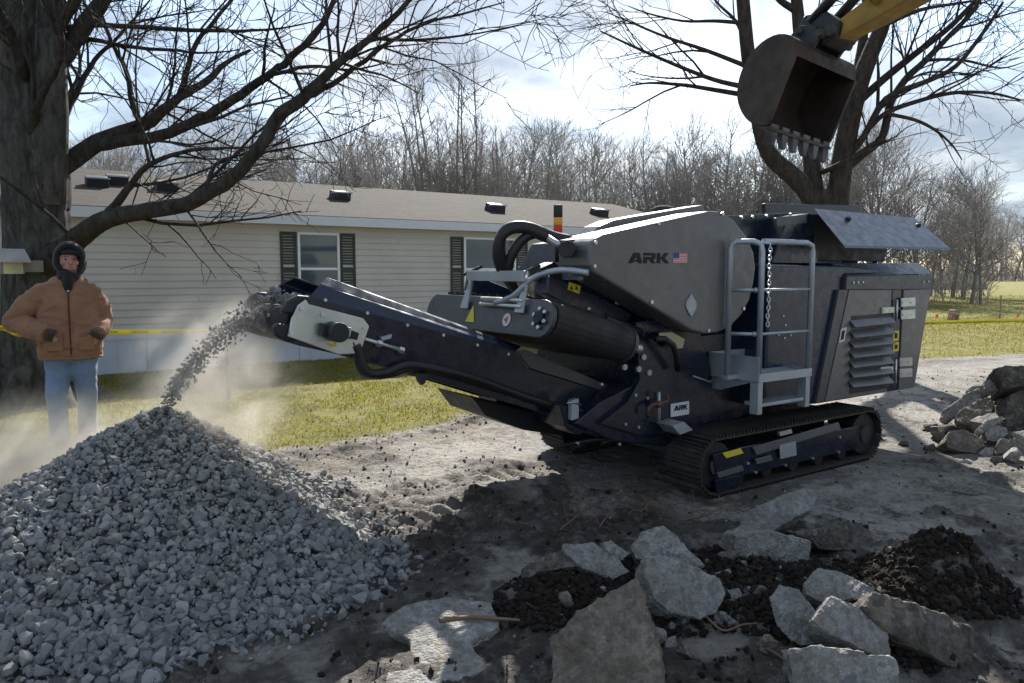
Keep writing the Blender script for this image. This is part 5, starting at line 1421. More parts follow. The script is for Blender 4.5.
# ------------------------------------------------------------------ broken concrete
def chunk(pts, z, el, az, T, label, mat='concrete', group=None, cat='concrete chunk', name='concrete_chunk', back=.88, amp=.06):
    """visible face traced as a tilted plane at its own height; swept back by its thickness and roughened"""
    cx = sum(p[0] for p in pts) / len(pts); cy = sum(p[1] for p in pts) / len(pts)
    c = G(cx, cy, z); el, az = R(el), R(az)
    n = Vector((math.sin(az) * math.cos(el), -math.cos(az) * math.cos(el), math.sin(el)))
    front = [PL(a, b, c, n) for a, b in pts]
    r = random.Random(int(cx * 7 + cy * 13))
    ext = max((p - c).length for p in front)
    bm = bmesh.new()
    # densify the outline so that broken edges wander
    dense = []
    for i, p in enumerate(front):
        q = front[(i + 1) % len(front)]; k = max(1, int((q - p).length / (ext * .35)))
        for j in range(k): dense.append(p.lerp(q, j / k))
    jit = lambda s: Vector((r.gauss(0, 1), r.gauss(0, 1), r.gauss(0, 1))) * ext * s
    f = [bm.verts.new(p - c + jit(.012)) for p in dense]
    b = [bm.verts.new((p - c) * (back + r.gauss(0, .03)) - n * T * r.uniform(.9, 1.1) + jit(.03)) for p in dense]
    bm.faces.new(f); bm.faces.new(b[::-1])
    m = len(f)
    for i in range(m): bm.faces.new((f[i], b[i], b[(i + 1) % m], f[(i + 1) % m]))
    bmesh.ops.recalc_face_normals(bm, faces=bm.faces)
    bmesh.ops.bevel(bm, geom=[e for e in bm.edges if e.calc_face_angle(0) > .6], offset=ext * .018, segments=1, affect='EDGES', profile=.5)
    bmesh.ops.triangulate(bm, faces=bm.faces)
    for _ in range(4 if ext > .12 else 2):
        tgt = ext * .09
        es = [e for e in bm.edges if e.calc_length() > tgt]
        if es: bmesh.ops.subdivide_edges(bm, edges=es, cuts=1)
        bmesh.ops.triangulate(bm, faces=[q for q in bm.faces if len(q.verts) > 3])
    bm.normal_update()
    sd = Vector((cx * .37, cy * .53, 0)); k = 1 / ext
    for v in bm.verts:
        p = v.co * k
        d = mnoise.noise(p * 1.6 + sd) * .8 + mnoise.noise(p * 4.5 + sd) * .5 + mnoise.noise(p * 11 + sd) * .5 + mnoise.noise(p * 24 + sd) * .3
        v.co += v.normal * d * ext * amp
    me = bpy.data.meshes.new(name); bm.to_mesh(me); bm.free()
    o = link_mesh(name, me, M[mat]); o.location = c
    return tag(o, label, cat, group)
FR, RR = 'broken concrete in the front heap', 'broken concrete in the right heap'
LARGE = [
 ([(635, 575), (650, 620), (660, 660), (668, 705), (600, 740), (552, 720), (549, 640), (578, 612), (611, 590)], .16, 42, -25, .22, 'large pointed brown grey concrete slab in the front centre, cut by the frame edge', 'concrete_tan'),
 ([(645, 554), (670, 556), (718, 578), (727, 593), (718, 612), (700, 618), (670, 613), (655, 599), (646, 575)], .20, 40, 18, .16, 'bluish grey tilted slab right behind the large pointed slab', 'concrete'),
 ([(630, 547), (640, 530), (663, 525), (685, 544), (704, 566), (682, 566), (655, 558), (635, 558)], .20, 48, -10, .14, 'peaked grey slab rising behind the tilted bluish slab', 'concrete'),
 ([(562, 544), (593, 541), (614, 554), (630, 571), (612, 579), (584, 568), (566, 553)], .18, 55, 8, .10, 'flat grey slab atop the dark soil left of the peaked slab', 'concrete'),
 ([(603, 542), (611, 540), (630, 554), (622, 561), (608, 552)], .21, 35, 20, .06, 'small grey fragment between the flat slab and the peaked slab', 'concrete'),
 ([(520, 569), (530, 562), (560, 550), (581, 557), (578, 567), (548, 570), (536, 582), (522, 582)], .13, 50, -20, .10, 'dark edged slab leaning at the left end of the front heap', 'concrete_dark'),
 ([(498, 590), (525, 584), (542, 590), (538, 604), (513, 609), (500, 604)], .05, 60, -10, .08, 'low grey slab half buried leftmost in the front heap', 'concrete_dark'),
 ([(738, 519), (757, 505), (809, 486), (816, 495), (812, 508), (795, 518), (773, 531), (744, 531)], .15, 52, -14, .10, 'long slab tilted up at the back of the front heap, nearest the track', 'concrete'),
 ([(733, 534), (760, 531), (812, 541), (809, 562), (763, 565), (733, 556)], .17, 12, 6, .22, 'squared pale block below the tilted back slab', 'concrete'),
 ([(786, 531), (814, 531), (848, 521), (851, 551), (820, 549), (811, 541)], .13, 22, 24, .2, 'brown sided block right of the squared pale block', 'concrete_dark'),
 ([(803, 584), (817, 568), (842, 571), (876, 589), (866, 601), (852, 599), (827, 605), (806, 594)], .20, 55, 10, .12, 'grey slab lying flat in the middle of the right front cluster', 'concrete'),
 ([(770, 597), (779, 584), (798, 589), (814, 609), (823, 643), (798, 646), (776, 625)], .16, 38, -22, .14, 'upright rounded slab left of the flat lying slab', 'concrete'),
 ([(814, 619), (831, 594), (858, 606), (888, 631), (892, 657), (877, 656), (842, 639), (820, 628)], .20, 44, 14, .13, 'pale slab sloping down right in front of the flat lying slab', 'concrete'),
 ([(863, 606), (872, 590), (922, 606), (976, 628), (970, 672), (947, 664), (906, 642), (877, 622)], .17, 38, 22, .13, 'long dark earth stained slab at the right of the front heap', 'concrete_dark'),
 ([(790, 647), (811, 646), (887, 656), (897, 661), (899, 690), (898, 716), (800, 716)], .10, 40, 0, .24, 'wide grey block at the bottom edge under the sloping pale slab', 'concrete'),
 ([(728, 590), (739, 588), (743, 599), (737, 615), (727, 609)], .08, 25, 10, .08, 'small upright lump right of the tilted bluish slab', 'concrete'),
 ([(708, 615), (721, 611), (735, 620), (737, 633), (718, 627)], .05, 45, 0, .08, 'small pale lump below the tilted bluish slab', 'concrete'),
 ([(715, 573), (730, 568), (734, 578), (726, 588)], .12, 35, 0, .06, 'small fragment on dark soil above the small upright lump', 'concrete'),
 ([(893, 641), (909, 639), (914, 652), (905, 659), (895, 654)], .07, 30, 0, .08, 'small grey lump wedged under the long dark slab', 'concrete_dark'),
 ([(718, 552), (735, 550), (741, 562), (728, 568), (716, 563)], .13, 45, 0, .06, 'dull lump left of the squared pale block', 'concrete_dark'),
]
for pts, z, el, az, T, lab, mt in LARGE:
    chunk(pts, z, el, az, T, lab, mt, FR)
def cr(lst): return [(900 + a / 5.25, 350 + b / 5.25) for a, b in lst]
RIGHT = [
 (cr([(205, 370), (230, 320), (340, 230), (440, 190), (482, 212), (400, 262), (300, 332), (240, 387)]), .30, 40, -25, .12, 'long narrow slab sloping down the left face of the right heap', 'concrete'),
 (cr([(285, 345), (340, 300), (420, 255), (480, 250), (497, 300), (450, 352), (380, 388), (300, 372)]), .28, 52, -8, .13, 'pale boulder like chunk in the middle of the right heap', 'concrete_tan'),
 (cr([(240, 480), (262, 420), (330, 416), (400, 450), (452, 482), (400, 542), (320, 532), (250, 512)]), .12, 30, -5, .2, 'layered block at the lower left of the right heap', 'concrete_tan'),
 (cr([(400, 420), (450, 370), (540, 345), (552, 362), (480, 402), (430, 437)]), .24, 48, 0, .1, 'thin grey slab right of the pale boulder like chunk', 'concrete'),
 (cr([(445, 430), (490, 390), (560, 408), (567, 440), (510, 482), (460, 472)]), .17, 38, 0, .15, 'rounded lump under the thin grey slab in the right heap', 'concrete'),
 (cr([(500, 505), (530, 465), (720, 455), (740, 545), (500, 545)]), .10, 45, 0, .25, 'pale block at the foot of the right heap by the frame edge', 'concrete_tan'),
 (cr([(490, 100), (560, 84), (760, 90), (760, 170), (600, 192), (550, 202)]), .62, 35, -10, .3, 'dark slab crowning the right heap', 'concrete_dark'),
 (cr([(580, 235), (650, 205), (800, 190), (800, 440), (660, 452), (570, 432), (545, 320)]), .30, 30, 10, .35, 'big black earthy slab at the right frame edge of the right heap', 'concrete_dark'),
 (cr([(440, 165), (480, 155), (540, 180), (562, 202), (480, 217), (450, 195)]), .52, 40, -10, .12, 'grey fragment below the dark crowning slab', 'concrete'),
 (cr([(478, 235), (580, 200), (640, 205), (600, 240), (572, 262), (500, 272)]), .40, 50, 0, .15, 'flat brown grey slab in the upper right heap', 'concrete_tan'),
 (cr([(410, 540), (450, 510), (492, 515), (490, 550), (440, 562)]), .05, 40, 0, .08, 'small white lump at the foot of the right heap', 'concrete'),
 (cr([(480, 562), (540, 558), (546, 592), (490, 595)]), .03, 40, 0, .08, 'small grey lump in front of the white lump, right heap', 'concrete_dark'),
 (cr([(175, 440), (230, 428), (244, 462), (200, 478)]), .06, 35, -10, .1, 'dark lump at the left toe of the right heap', 'concrete_dark'),
 (cr([(195, 402), (245, 382), (272, 400), (240, 424)]), .09, 40, -10, .1, 'dull lump under the long narrow slab', 'concrete_dark'),
 (cr([(128, 505), (180, 488), (194, 520), (150, 534)]), .02, 40, 0, .07, 'lone dark lump on the drive left of the right heap', 'concrete_dark'),
 (cr([(298, 594), (340, 570), (384, 592), (340, 604)]), .02, 50, 0, .06, 'flat pale fragment on the drive before the right heap', 'concrete'),
 (cr([(345, 215), (380, 190), (440, 185), (400, 215)]), .40, 50, -15, .1, 'grey shard at the top end of the long narrow slab', 'concrete'),
 (cr([(0, 478), (40, 476), (48, 498), (10, 502)]), .02, 45, 0, .06, 'lone dark clod shaped lump beside the track rear', 'concrete_dark'),
]
for pts, z, el, az, T, lab, mt in RIGHT:
    chunk(pts, z, el, az, T, lab, mt, RR)
# broken lumps packed between the slabs of the right heap
hr = random.Random(31)
for i in range(26):
    x, y = hr.uniform(4.15, 6.2), hr.uniform(6.0, 7.4)
    e = 1 - min(1, abs(y - 6.7) / .9) * .6; z = max(0.04, .42 * e * min(1, (x - 4.0) / .9) * hr.uniform(.3, 1))
    pv, pf = PROTO[i % len(PROTO)]; me = bpy.data.meshes.new('concrete_lump'); sz = hr.uniform(.09, .2)
    me.from_pydata([tuple(q * sz) for q in pv], [], pf.tolist())
    bm = bmesh.new(); bm.from_mesh(me); bmesh.ops.subdivide_edges(bm, edges=bm.edges, cuts=2); bmesh.ops.triangulate(bm, faces=bm.faces); bm.normal_update()
    for v in bm.verts: v.co += v.normal * (mnoise.noise(v.co * 9 + Vector((i, 0, 0))) * .13 + mnoise.noise(v.co * 30) * .05) * sz
    bm.to_mesh(me); bm.free()
    o = link_mesh('concrete_lump', me, M[hr.choice(['concrete', 'concrete_tan', 'concrete_dark'])]); o.location = (x, y, z); o.rotation_euler = (hr.uniform(0, 6), hr.uniform(0, 6), hr.uniform(0, 6))
    tag(o, 'rough grey concrete lump wedged among the slabs of the right heap', 'concrete lump', 'lumps between the slabs of the right heap')
for i in range(46):
    px, py = hr.uniform(545, 905), hr.uniform(548, 655); g = G(px, py, .06); sz = .018 + .05 * hr.random() ** 2
    me = bpy.data.meshes.new('concrete_fragment'); pv, pf = PROTO[i % len(PROTO)]; me.from_pydata([tuple(q * sz) for q in pv], [], pf.tolist())
    bm = bmesh.new(); bm.from_mesh(me); bmesh.ops.subdivide_edges(bm, edges=bm.edges, cuts=1); bmesh.ops.triangulate(bm, faces=bm.faces); bm.normal_update()
    for v in bm.verts: v.co += v.normal * mnoise.noise(v.co * 25 + Vector((i, 0, 0))) * .2 * sz
    bm.to_mesh(me); bm.free()
    o = link_mesh('concrete_fragment', me, M[hr.choice(['concrete', 'concrete_tan', 'concrete_dark'])]); o.location = (g.x, g.y, hz(g.x, g.y) + sz * .3); o.rotation_euler = (hr.uniform(0, 6), hr.uniform(0, 6), hr.uniform(0, 6))
    tag(o, 'small rough concrete fragment in the soil between the slabs of the front heap', 'concrete fragment', 'fragments in the soil of the front heap')
# flat remains of the old drive slab
SL = 'remains of the old concrete drive'
chunk([(380, 622), (403, 606), (448, 596), (492, 604), (502, 626), (470, 640), (486, 668), (440, 690), (404, 676), (412, 640)], .045, 86, 0, .06, 'flat pale slab of old drive lying flush between gravel and front heap', 'concrete', SL, 'concrete slab', 'drive_slab', 1.0, .02)
chunk([(388, 672), (420, 668), (440, 690), (430, 715), (380, 712)], .03, 86, 0, .06, 'small flat slab corner at the bottom edge below the pale drive slab', 'concrete', SL, 'concrete slab', 'drive_slab', 1.0, .02)

# roots, sticks
def sticks():
    r = random.Random(8)
    defs = [([(683, 624), (700, 634), (722, 641), (742, 643), (758, 640)], .05, .007, 'pale bent stick lying before the tilted bluish slab'),
            ([(757, 657), (775, 668), (792, 678)], .03, .008, 'thin stick on dark soil left of the bottom wide block'),
            ([(953, 491), (965, 495), (978, 500)], .02, .010, 'short dark stick lying on the drive right of the track'),
            ([(560, 540), (572, 527), (590, 522), (600, 534)], .08, .006, 'reddish root tuft behind the flat grey slab'),
            ([(600, 535), (618, 520), (640, 528), (650, 516), (668, 524)], .08, .005, 'tangled thin roots behind the peaked grey slab'),
            ([(678, 530), (700, 525), (722, 521), (740, 524)], .10, .007, 'pale root running towards the long tilted back slab'),
            ([(440, 640), (470, 634), (500, 633), (520, 636)], .06, .012, 'mossy stick lying across the pale drive slab edge'),
            ([(640, 510), (655, 498), (660, 512), (676, 505)], .05, .005, 'thin roots beside the front of the near track')]
    for pts, z, rad, lab in defs:
        p = [G(a, b, 0) for a, b in pts]; p = [Vector((q.x, q.y, hz(q.x, q.y) + z * r.uniform(.4, 1.0))) for q in p]
        sm, _ = smooth_path(np.array([q[:] for q in p]), np.ones(len(p)), 4)
        tb = Tubes(); tb.add(sm, np.linspace(rad, rad * .5, len(sm)), 6)
        if 'root' in lab:
            for k in range(14):
                i = r.randrange(len(sm) - 1); c, e = wander(r, sm[i], (r.gauss(0, 1), r.gauss(0, 1), r.uniform(-.1, .5)), r.uniform(.06, .2), rad * .5, rad * .25, 5, .35, -.06); tb.add(c, e, 4)
        o = tb.mesh('root' if 'root' in lab else 'stick', M['twigpale'])
        tag(o, lab, 'root' if 'root' in lab else 'stick')
M['twigpale'] = paint('dry_root', (0.17, 0.12, 0.085), 0.9, var=.3, bumpy=0, spec=.15)
sticks()

# ------------------------------------------------------------------ person
def remesh_obj(mb, name, mat, parent, vox=.012, smooth=6, wrinkle=0.0, wsc=9.0, stretch=(1, 1, 1)):
    o = mb.build(name + '_src', mat)
    ts = bpy.data.scenes.new('workshop'); C.objects.unlink(o); ts.collection.objects.link(o)      # evaluate it alone
    md = o.modifiers.new('r', 'REMESH'); md.mode = 'VOXEL'; md.voxel_size = vox; md.use_smooth_shade = True
    md = o.modifiers.new('s', 'SMOOTH'); md.iterations = smooth; md.factor = .5
    with bpy.context.temp_override(scene=ts, view_layer=ts.view_layers[0]):
        dg = bpy.context.evaluated_depsgraph_get(); dg.update()
        me = bpy.data.meshes.new_from_object(o.evaluated_get(dg)); me.name = name
    bpy.data.objects.remove(o, do_unlink=True); bpy.data.scenes.remove(ts)
    if wrinkle:
        for v in me.vertices:
            q = Vector((v.co.x * stretch[0], v.co.y * stretch[1], v.co.z * stretch[2])) * wsc
            w = 1 - abs(mnoise.noise(q)) * 2; w2 = mnoise.noise(q * 2.3)
            v.co += v.normal * (w * .7 + w2 * .4) * wrinkle
    me.polygons.foreach_set('use_smooth', [True] * len(me.polygons))
    return link_mesh(name, me, mat, parent)
def cloth(name, col, sc=140, var=.2, rough=.9):
    t = NT(name)
    c = t.mix(t.rng(t.noise(5, 5, .65), .3, .7), tuple(x * (1 - var) for x in col), tuple(x * (1 + var) for x in col))
    c = t.mix(t.rng(t.noise(sc, 2), .3, .7, 0, .3), c, tuple(x * .6 for x in col))
    t.set(color=c, rough=rough, spec=.2); t.bump(t.noise(sc, 3), .25, .004)
    t.bsdf.inputs['Sheen Weight'].default_value = .15
    return t.m
M['jacket'] = cloth('tan_canvas', (0.26, 0.135, 0.082)); M['jeans'] = cloth('blue_denim', (0.155, 0.22, 0.335)); M['hood'] = cloth('black_fleece', (0.018, 0.018, 0.02))
M['boot'] = cloth('brown_boot', (0.07, 0.045, 0.03)); M['cuff'] = cloth('dark_knit', (0.05, 0.035, 0.028))
def skin():
    t = NT('skin'); t.set(color=t.mix(t.rng(t.noise(9, 4), .35, .7), (0.33, 0.165, 0.12), (0.43, 0.23, 0.175)), rough=.55); return t.m  # skin tone darkened so the face reads as shadowed
M['skin'] = skin(); M['eye'] = paint('eye', (.02, .015, .012), .2, bumpy=0); M['beard'] = cloth('short_beard', (.16, .09, .06)); M['lip'] = cloth('lips', (.36, .14, .12), rough=.6)
def person():
    base = P(68, 300, 6.75); gz = hz(base.x, base.y)
    root = empty('person', (base.x, base.y, gz), R(30), 'person in brown canvas jacket, black hood and jeans with hands in pockets', 'person')
    def E(mb, p, r, sc): return mb.ball(p, r, 16, sc)
    def loft(mb, rings, n=18):
        vs = []; 
        for (cx, cy, cz, rx, ry) in rings:
            for k in range(n):
                a = 2 * math.pi * k / n; vs.append((cx + rx * math.cos(a), cy + ry * math.sin(a), cz))
        m = len(rings)
        fs = [(i * n + k, i * n + (k + 1) % n, (i + 1) * n + (k + 1) % n, (i + 1) * n + k) for i in range(m - 1) for k in range(n)]
        fs += [tuple(range(n))[::-1], tuple(range((m - 1) * n, m * n))]
        mb.add(vs, fs, True)
    # body: one continuous figure
    b = MB()
    loft(b, [(0, 0, .80, .17, .12), (0, 0, .95, .165, .115), (0, 0, 1.1, .16, .11), (0, -.01, 1.3, .175, .12), (0, 0, 1.38, .15, .1), (0, .0, 1.45, .08, .075), (.01, -.01, 1.58, .06, .065)])
    hc = Vector((.02, -.02, 1.675))
    E(b, hc, .105, (.80, .98, 1.12)); E(b, hc + Vector((.012, -.04, -.065)), .07, (.92, .95, .85))
    E(b, hc + Vector((.018, -.108, -.012)), .02, (.75, 1.15, 1.5)); E(b, hc + Vector((.02, -.118, -.03)), .017, (1.0, 1.0, .8))      # nose
    E(b, hc + Vector((.015, -.088, -.062)), .028, (1.15, .6, .45)); E(b, hc + Vector((.015, -.078, -.097)), .026, (1.1, .8, .7))    # mouth, chin
    E(b, hc + Vector((.012, -.085, .032)), .04, (1.5, .5, .35))                                                                   # brow
    for s in (-1, 1):
        E(b, hc + Vector((s * .05 + .01, -.075, -.025)), .03, (.9, .7, .8)); E(b, hc + Vector((s * .085, .01, -.01)), .03, (.35, .7, 1.05))
    for s, el_, wr in ((-1, (-.42, .04, 1.13), (-.17, -.19, 1.015)), (1, (.275, .08, 1.11), (.22, -.165, 1.005))):
        b.tube([(s * .14, 0, 1.36), (s * .18, 0, 1.34), el_], [.05, .05, .042], 10); b.tube([el_, wr], [.042, .029], 10)
        hp = Vector(wr); tgt = Vector((s * .07 if s < 0 else .16, -.175, .93)); d = (tgt - hp).normalized()
        b.tube([hp, hp + d * .045, hp + d * .09], [.03, .042, .038], 10)
        side_ = d.cross(Vector((0, 1, 0))).normalized()
        for k, ln in enumerate((.075, .085, .08, .062)):
            o_ = hp + d * .085 + side_ * (-.027 + .018 * k); b.tube([o_, o_ + d * ln * .55, o_ + d * ln + Vector((0, .012, 0))], [.0095, .009, .0075], 8)
        o_ = hp + d * .03 - side_ * .032; b.tube([o_, o_ - side_ * .02 + d * .03, o_ - side_ * .022 + d * .06], [.012, .011, .009], 8)
    legs = ((-1, (-.10, 0, .82), (-.13, -.09, .47), (-.115, -.10, .075)), (1, (.095, 0, .82), (.11, .02, .46), (.10, .14, .075)))
    for s, h_, k_, a_ in legs: b.tube([h_, tuple(Vector((h_[0], 0, .65))), k_, a_], [.07, .065, .045, .035], 12)
    remesh_obj(b, 'body', M['skin'], root, .009, 3)
    for s in (-1, 1):
        MB().ball(hc + Vector((s * .034 + .016, -.095, .008)), .009, 10).build('eye', M['eye'], root)
        MB().tube([hc + Vector((s * .014 + .016, -.108, .03)), hc + Vector((s * .035 + .016, -.106, .036)), hc + Vector((s * .056 + .014, -.094, .03))], [.002, .0035, .002], 6).build('eyebrow', M['beard'], root)
    MB().tube([hc + Vector((-.008, -.108, -.066)), hc + Vector((.015, -.114, -.064)), hc + Vector((.038, -.106, -.066))], [.003, .0065, .003], 6).build('mouth', M['lip'], root)
    bd = MB(); E(bd, hc + Vector((.014, -.055, -.098)), .055, (1.05, .95, .62)); remesh_obj(bd, 'beard', M['beard'], root, .008, 3, .003, 60)
    # jeans
    j = MB()
    for s, h_, k_, a_ in legs:
        k2 = Vector(k_); a2 = Vector(a_)
        j.tube([(h_[0], 0, .90), (h_[0] * 1.02, 0, .80), tuple(Vector((h_[0], 0, .65))), tuple(k2), tuple(k2.lerp(a2, .5)), (a2.x, a2.y - .005, .05)], [.115, .118, .108, .086, .078, .082], 14)
    loft(j, [(0, 0, .76, .17, .125), (0, 0, .9, .19, .13)])
    remesh_obj(j, 'jeans', M['jeans'], root, .011, 4, .006, 9, (1, 1, 1.6))
    for s, h_, k_, a_ in legs:
        q = MB(); a2 = Vector(a_)
        E(q, (a2.x, a2.y - .09, .045), .06, (.85, 1.75, .72)); q.tube([(a2.x, a2.y, .02), (a2.x, a2.y, .14)], [.058, .055], 12)
        bo = remesh_obj(q, 'boot', M['boot'], root, .009, 4)
        MB().slab([(a2.x - .05, a2.y + .05, 0), (a2.x + .05, a2.y + .05, 0), (a2.x + .052, a2.y - .13, 0), (a2.x, a2.y - .195, 0), (a2.x - .052, a2.y - .13, 0)], (0, 0, .018)).build('sole', M['rubber'], bo)
    # jacket
    t = MB()
    loft(t, [(0, 0, .795, .24, .165), (0, 0, .83, .252, .18), (0, -.01, .95, .258, .19), (0, -.01, 1.1, .245, .18), (0, -.01, 1.25, .245, .175), (0, 0, 1.34, .235, .16), (0, 0, 1.41, .215, .145), (0, 0, 1.46, .18, .125), (.01, 0, 1.495, .13, .115), (.01, 0, 1.52, .115, .11)], 26)
    for s, sh, el_, wr in ((-1, (-.185, 0, 1.355), (-.42, .05, 1.125), (-.165, -.2, 1.02)), (1, (.17, 0, 1.35), (.265, .09, 1.10), (.215, -.175, 1.01))):
        sh, el_, wr = Vector(sh), Vector(el_), Vector(wr)
        t.tube([sh, sh.lerp(el_, .5) + Vector((s * .02, 0, .015)), el_], [.108, .10, .09], 14); t.tube([el_, el_.lerp(wr, .5), wr], [.09, .084, .068], 14)
        t.ball(el_, .09, 12); t.ball(sh, .111, 14)
    jk = remesh_obj(t, 'jacket', M['jacket'], root, .011, 3, .019, 8.5, (1, 1, 1.6))
    zp = MB(); zp.tube([(.005, -.187, .83), (.005, -.21, 1.0), (.005, -.2, 1.15), (.005, -.188, 1.3), (.008, -.155, 1.42)], .007, 6); zp.build('zipper', M['cuff'], jk)
    MB().ball((.008, -.168, 1.40), .011, 8).build('zipper_pull', M['bolt'], jk)
    for s, x0, x1 in ((-1, -.2, -.055), (1, .07, .19)):
        MB().slab([(x0, -.187, .985), (x1, -.207, 1.05 if s < 0 else .99), (x1, -.21, .875), (x0, -.19, .87)], (0, -.006, 0)).build('pocket', M['jacket'], jk, .004)
    for s, wr, d in ((-1, (-.155, -.205, 1.018), (.07, -.005, -.03)), (1, (.213, -.18, 1.008), (-.035, -.0, -.05))):
        wr = Vector(wr); MB().tube([wr - Vector(d) * .2, wr + Vector(d) * .55], [.06, .055], 14).build('cuff', M['cuff'], jk)
    hm = MB()
    nn = 30; 
    hm.tube([(.246 * math.cos(2 * math.pi * k / nn), .171 * math.sin(2 * math.pi * k / nn) - .003, .797 + .004 * math.sin(k)) for k in range(nn)] + [(.246, -.003, .797), (.246 * math.cos(.21), .171 * math.sin(.21), .797)], .013, 8, True, False)
    hm.build('hem', M['jacket'], jk)
    col = MB()
    col.tube([(.01 + .125 * math.cos(a), .01 + .115 * math.sin(a), 1.475 + .035 * math.sin(a)) for a in [R(-60) + R(300) * i / 16 - R(0) for i in range(17)]], .035, 10)
    remesh_obj(col, 'collar', M['jacket'], jk, .01, 3, .005, 12)
    # hood: a shell open at the face
    n, m = 28, 16; vs = []; fs = []
    for i in range(m + 1):
        f = i / m; th = R(52) + (R(180) - R(52)) * f      # angle from the facing axis
        for k in range(n):
            a = 2 * math.pi * k / n
            x = math.sin(th) * math.cos(a) * .122; z = math.sin(th) * math.sin(a) * .146; y = -math.cos(th) * .15 + .02
            z = z - (.04 if z < -.06 else 0) * f
            w_ = 1 + .07 * mnoise.noise(Vector((x * 14, y * 14, z * 14 + 3))); x *= w_; z *= w_ * (1.06 if z > 0 else 1)
            vs.append((hc.x + .008 + x, hc.y + y, hc.z + .004 + z))
    for i in range(m):
        for k in range(n): fs.append((i * n + k, i * n + (k + 1) % n, (i + 1) * n + (k + 1) % n, (i + 1) * n + k))
    hd = MB().add(vs, fs, True).build('hood', M['hood'], root)
    sd = hd.modifiers.new('solid', 'SOLIDIFY'); sd.thickness = .014; sd.offset = 1
    ring = [Vector(v) for v in vs[:n]]
    MB().tube(ring + [ring[0], ring[1]], .009, 8, True, False).build('hood_rim', M['hood'], hd)
    nk = MB(); loft(nk, [(.01, -.005, 1.43, .12, .115), (.012, -.025, 1.5, .105, .108), (.015, -.03, 1.565, .085, .095), (.018, -.03, 1.60, .075, .085)]); nk.tube([(.015, -.10, 1.56), (.01, -.13, 1.47), (.008, -.135, 1.40)], [.04, .045, .03], 10)
    remesh_obj(nk, 'neck_gaiter', M['hood'], hd, .01, 4, .006, 14)
    # cap under the hood
    cp = MB(); cp.ball(hc + Vector((.005, .01, .045)), .106, 16, (.86, 1.0, .85))
    cap = remesh_obj(cp, 'cap', M['hood'], hd, .01, 2)
    br = MB(); pts = []
    for i in range(9):
        a = R(-160) + R(140) * i / 8; pts.append((hc.x + .016 + .075 * math.cos(a), hc.y - .06 + .10 * math.sin(a), hc.z + .078 - .012 * abs(math.cos(a))))
    br.slab(pts, (0, 0, .006)); br.build('cap_brim', M['hood'], cap, .002)
person()

# ------------------------------------------------------------------ birdhouse on the trunk, caution tape
def birdhouse():
    D = 8.25; c = P(9, 262, D)
    root = empty('birdhouse', (c.x, c.y, c.z - .13), R(-38), 'small weathered wooden birdhouse hung on the shade tree trunk', 'birdhouse')
    w, d, h = .115, .11, .22
    M['oldwood'] = paint('old_wood', (.20, .18, .165), .85, var=.25); M['roofgrey'] = paint('grey_shingle', (.36, .35, .34), .8, var=.2); M['lichen'] = paint('yellow_board', (.50, .47, .27), .85, var=.35)
    MB().prism([(-w, 0), (w, 0), (w, h * .75), (0, h * 1.12), (-w, h * .75)], -d, -d + .015).build('front_board', M['oldwood'], root, .002)
    MB().prism([(-w, 0), (w, 0), (w, h * .75), (0, h * 1.12), (-w, h * .75)], d - .015, d).build('back_board', M['oldwood'], root, .002)
    for s in (-1, 1): MB().box((s * w - (.012 if s > 0 else 0), -d + .016, 0), (s * w + (.012 if s < 0 else 0), d - .016, h * .75)).build('side_board', M['lichen'], root)
    MB().box((-w + .013, -d + .016, .001), (w - .013, d - .016, .014)).build('floor_board', M['oldwood'], root)
    for s in (-1, 1):
        MB().slab([(s * .0, -d - .05, h * 1.2), (s * (w + .055), -d - .05, h * .56), (s * (w + .055), d + .05, h * .56), (s * 0, d + .05, h * 1.2)], (0, 0, .014)).build('roof_board', M['roofgrey'], root, .002)
    MB().tube([(0, -d - .001, h * .55), (0, -d - .004, h * .55)], .022, 14, False).build('hole_shade_disc', M['ink'], root)  # flat black disc paints the dark inside of the entrance
    MB().tube([(0, -d, h * .3), (0, -d - .06, h * .3)], .006, 8).build('perch', M['oldwood'], root)
    MB().box((-.03, d + .0005, .02), (.03, d + .22, .15)).build('mount_board', M['oldwood'], root)
birdhouse()
def text_mesh(body, size):
    cu = bpy.data.curves.new('t', 'FONT'); cu.body = body; cu.size = size; cu.align_x = 'LEFT'; cu.extrude = 0
    o = bpy.data.objects.new('t', cu); ts = bpy.data.scenes.new('workshop'); ts.collection.objects.link(o)
    with bpy.context.temp_override(scene=ts, view_layer=ts.view_layers[0]):
        dg = bpy.context.evaluated_depsgraph_get(); dg.update()
        me = bpy.data.meshes.new_from_object(o.evaluated_get(dg))
    bpy.data.objects.remove(o, do_unlink=True); bpy.data.curves.remove(cu); bpy.data.scenes.remove(ts)
    return me
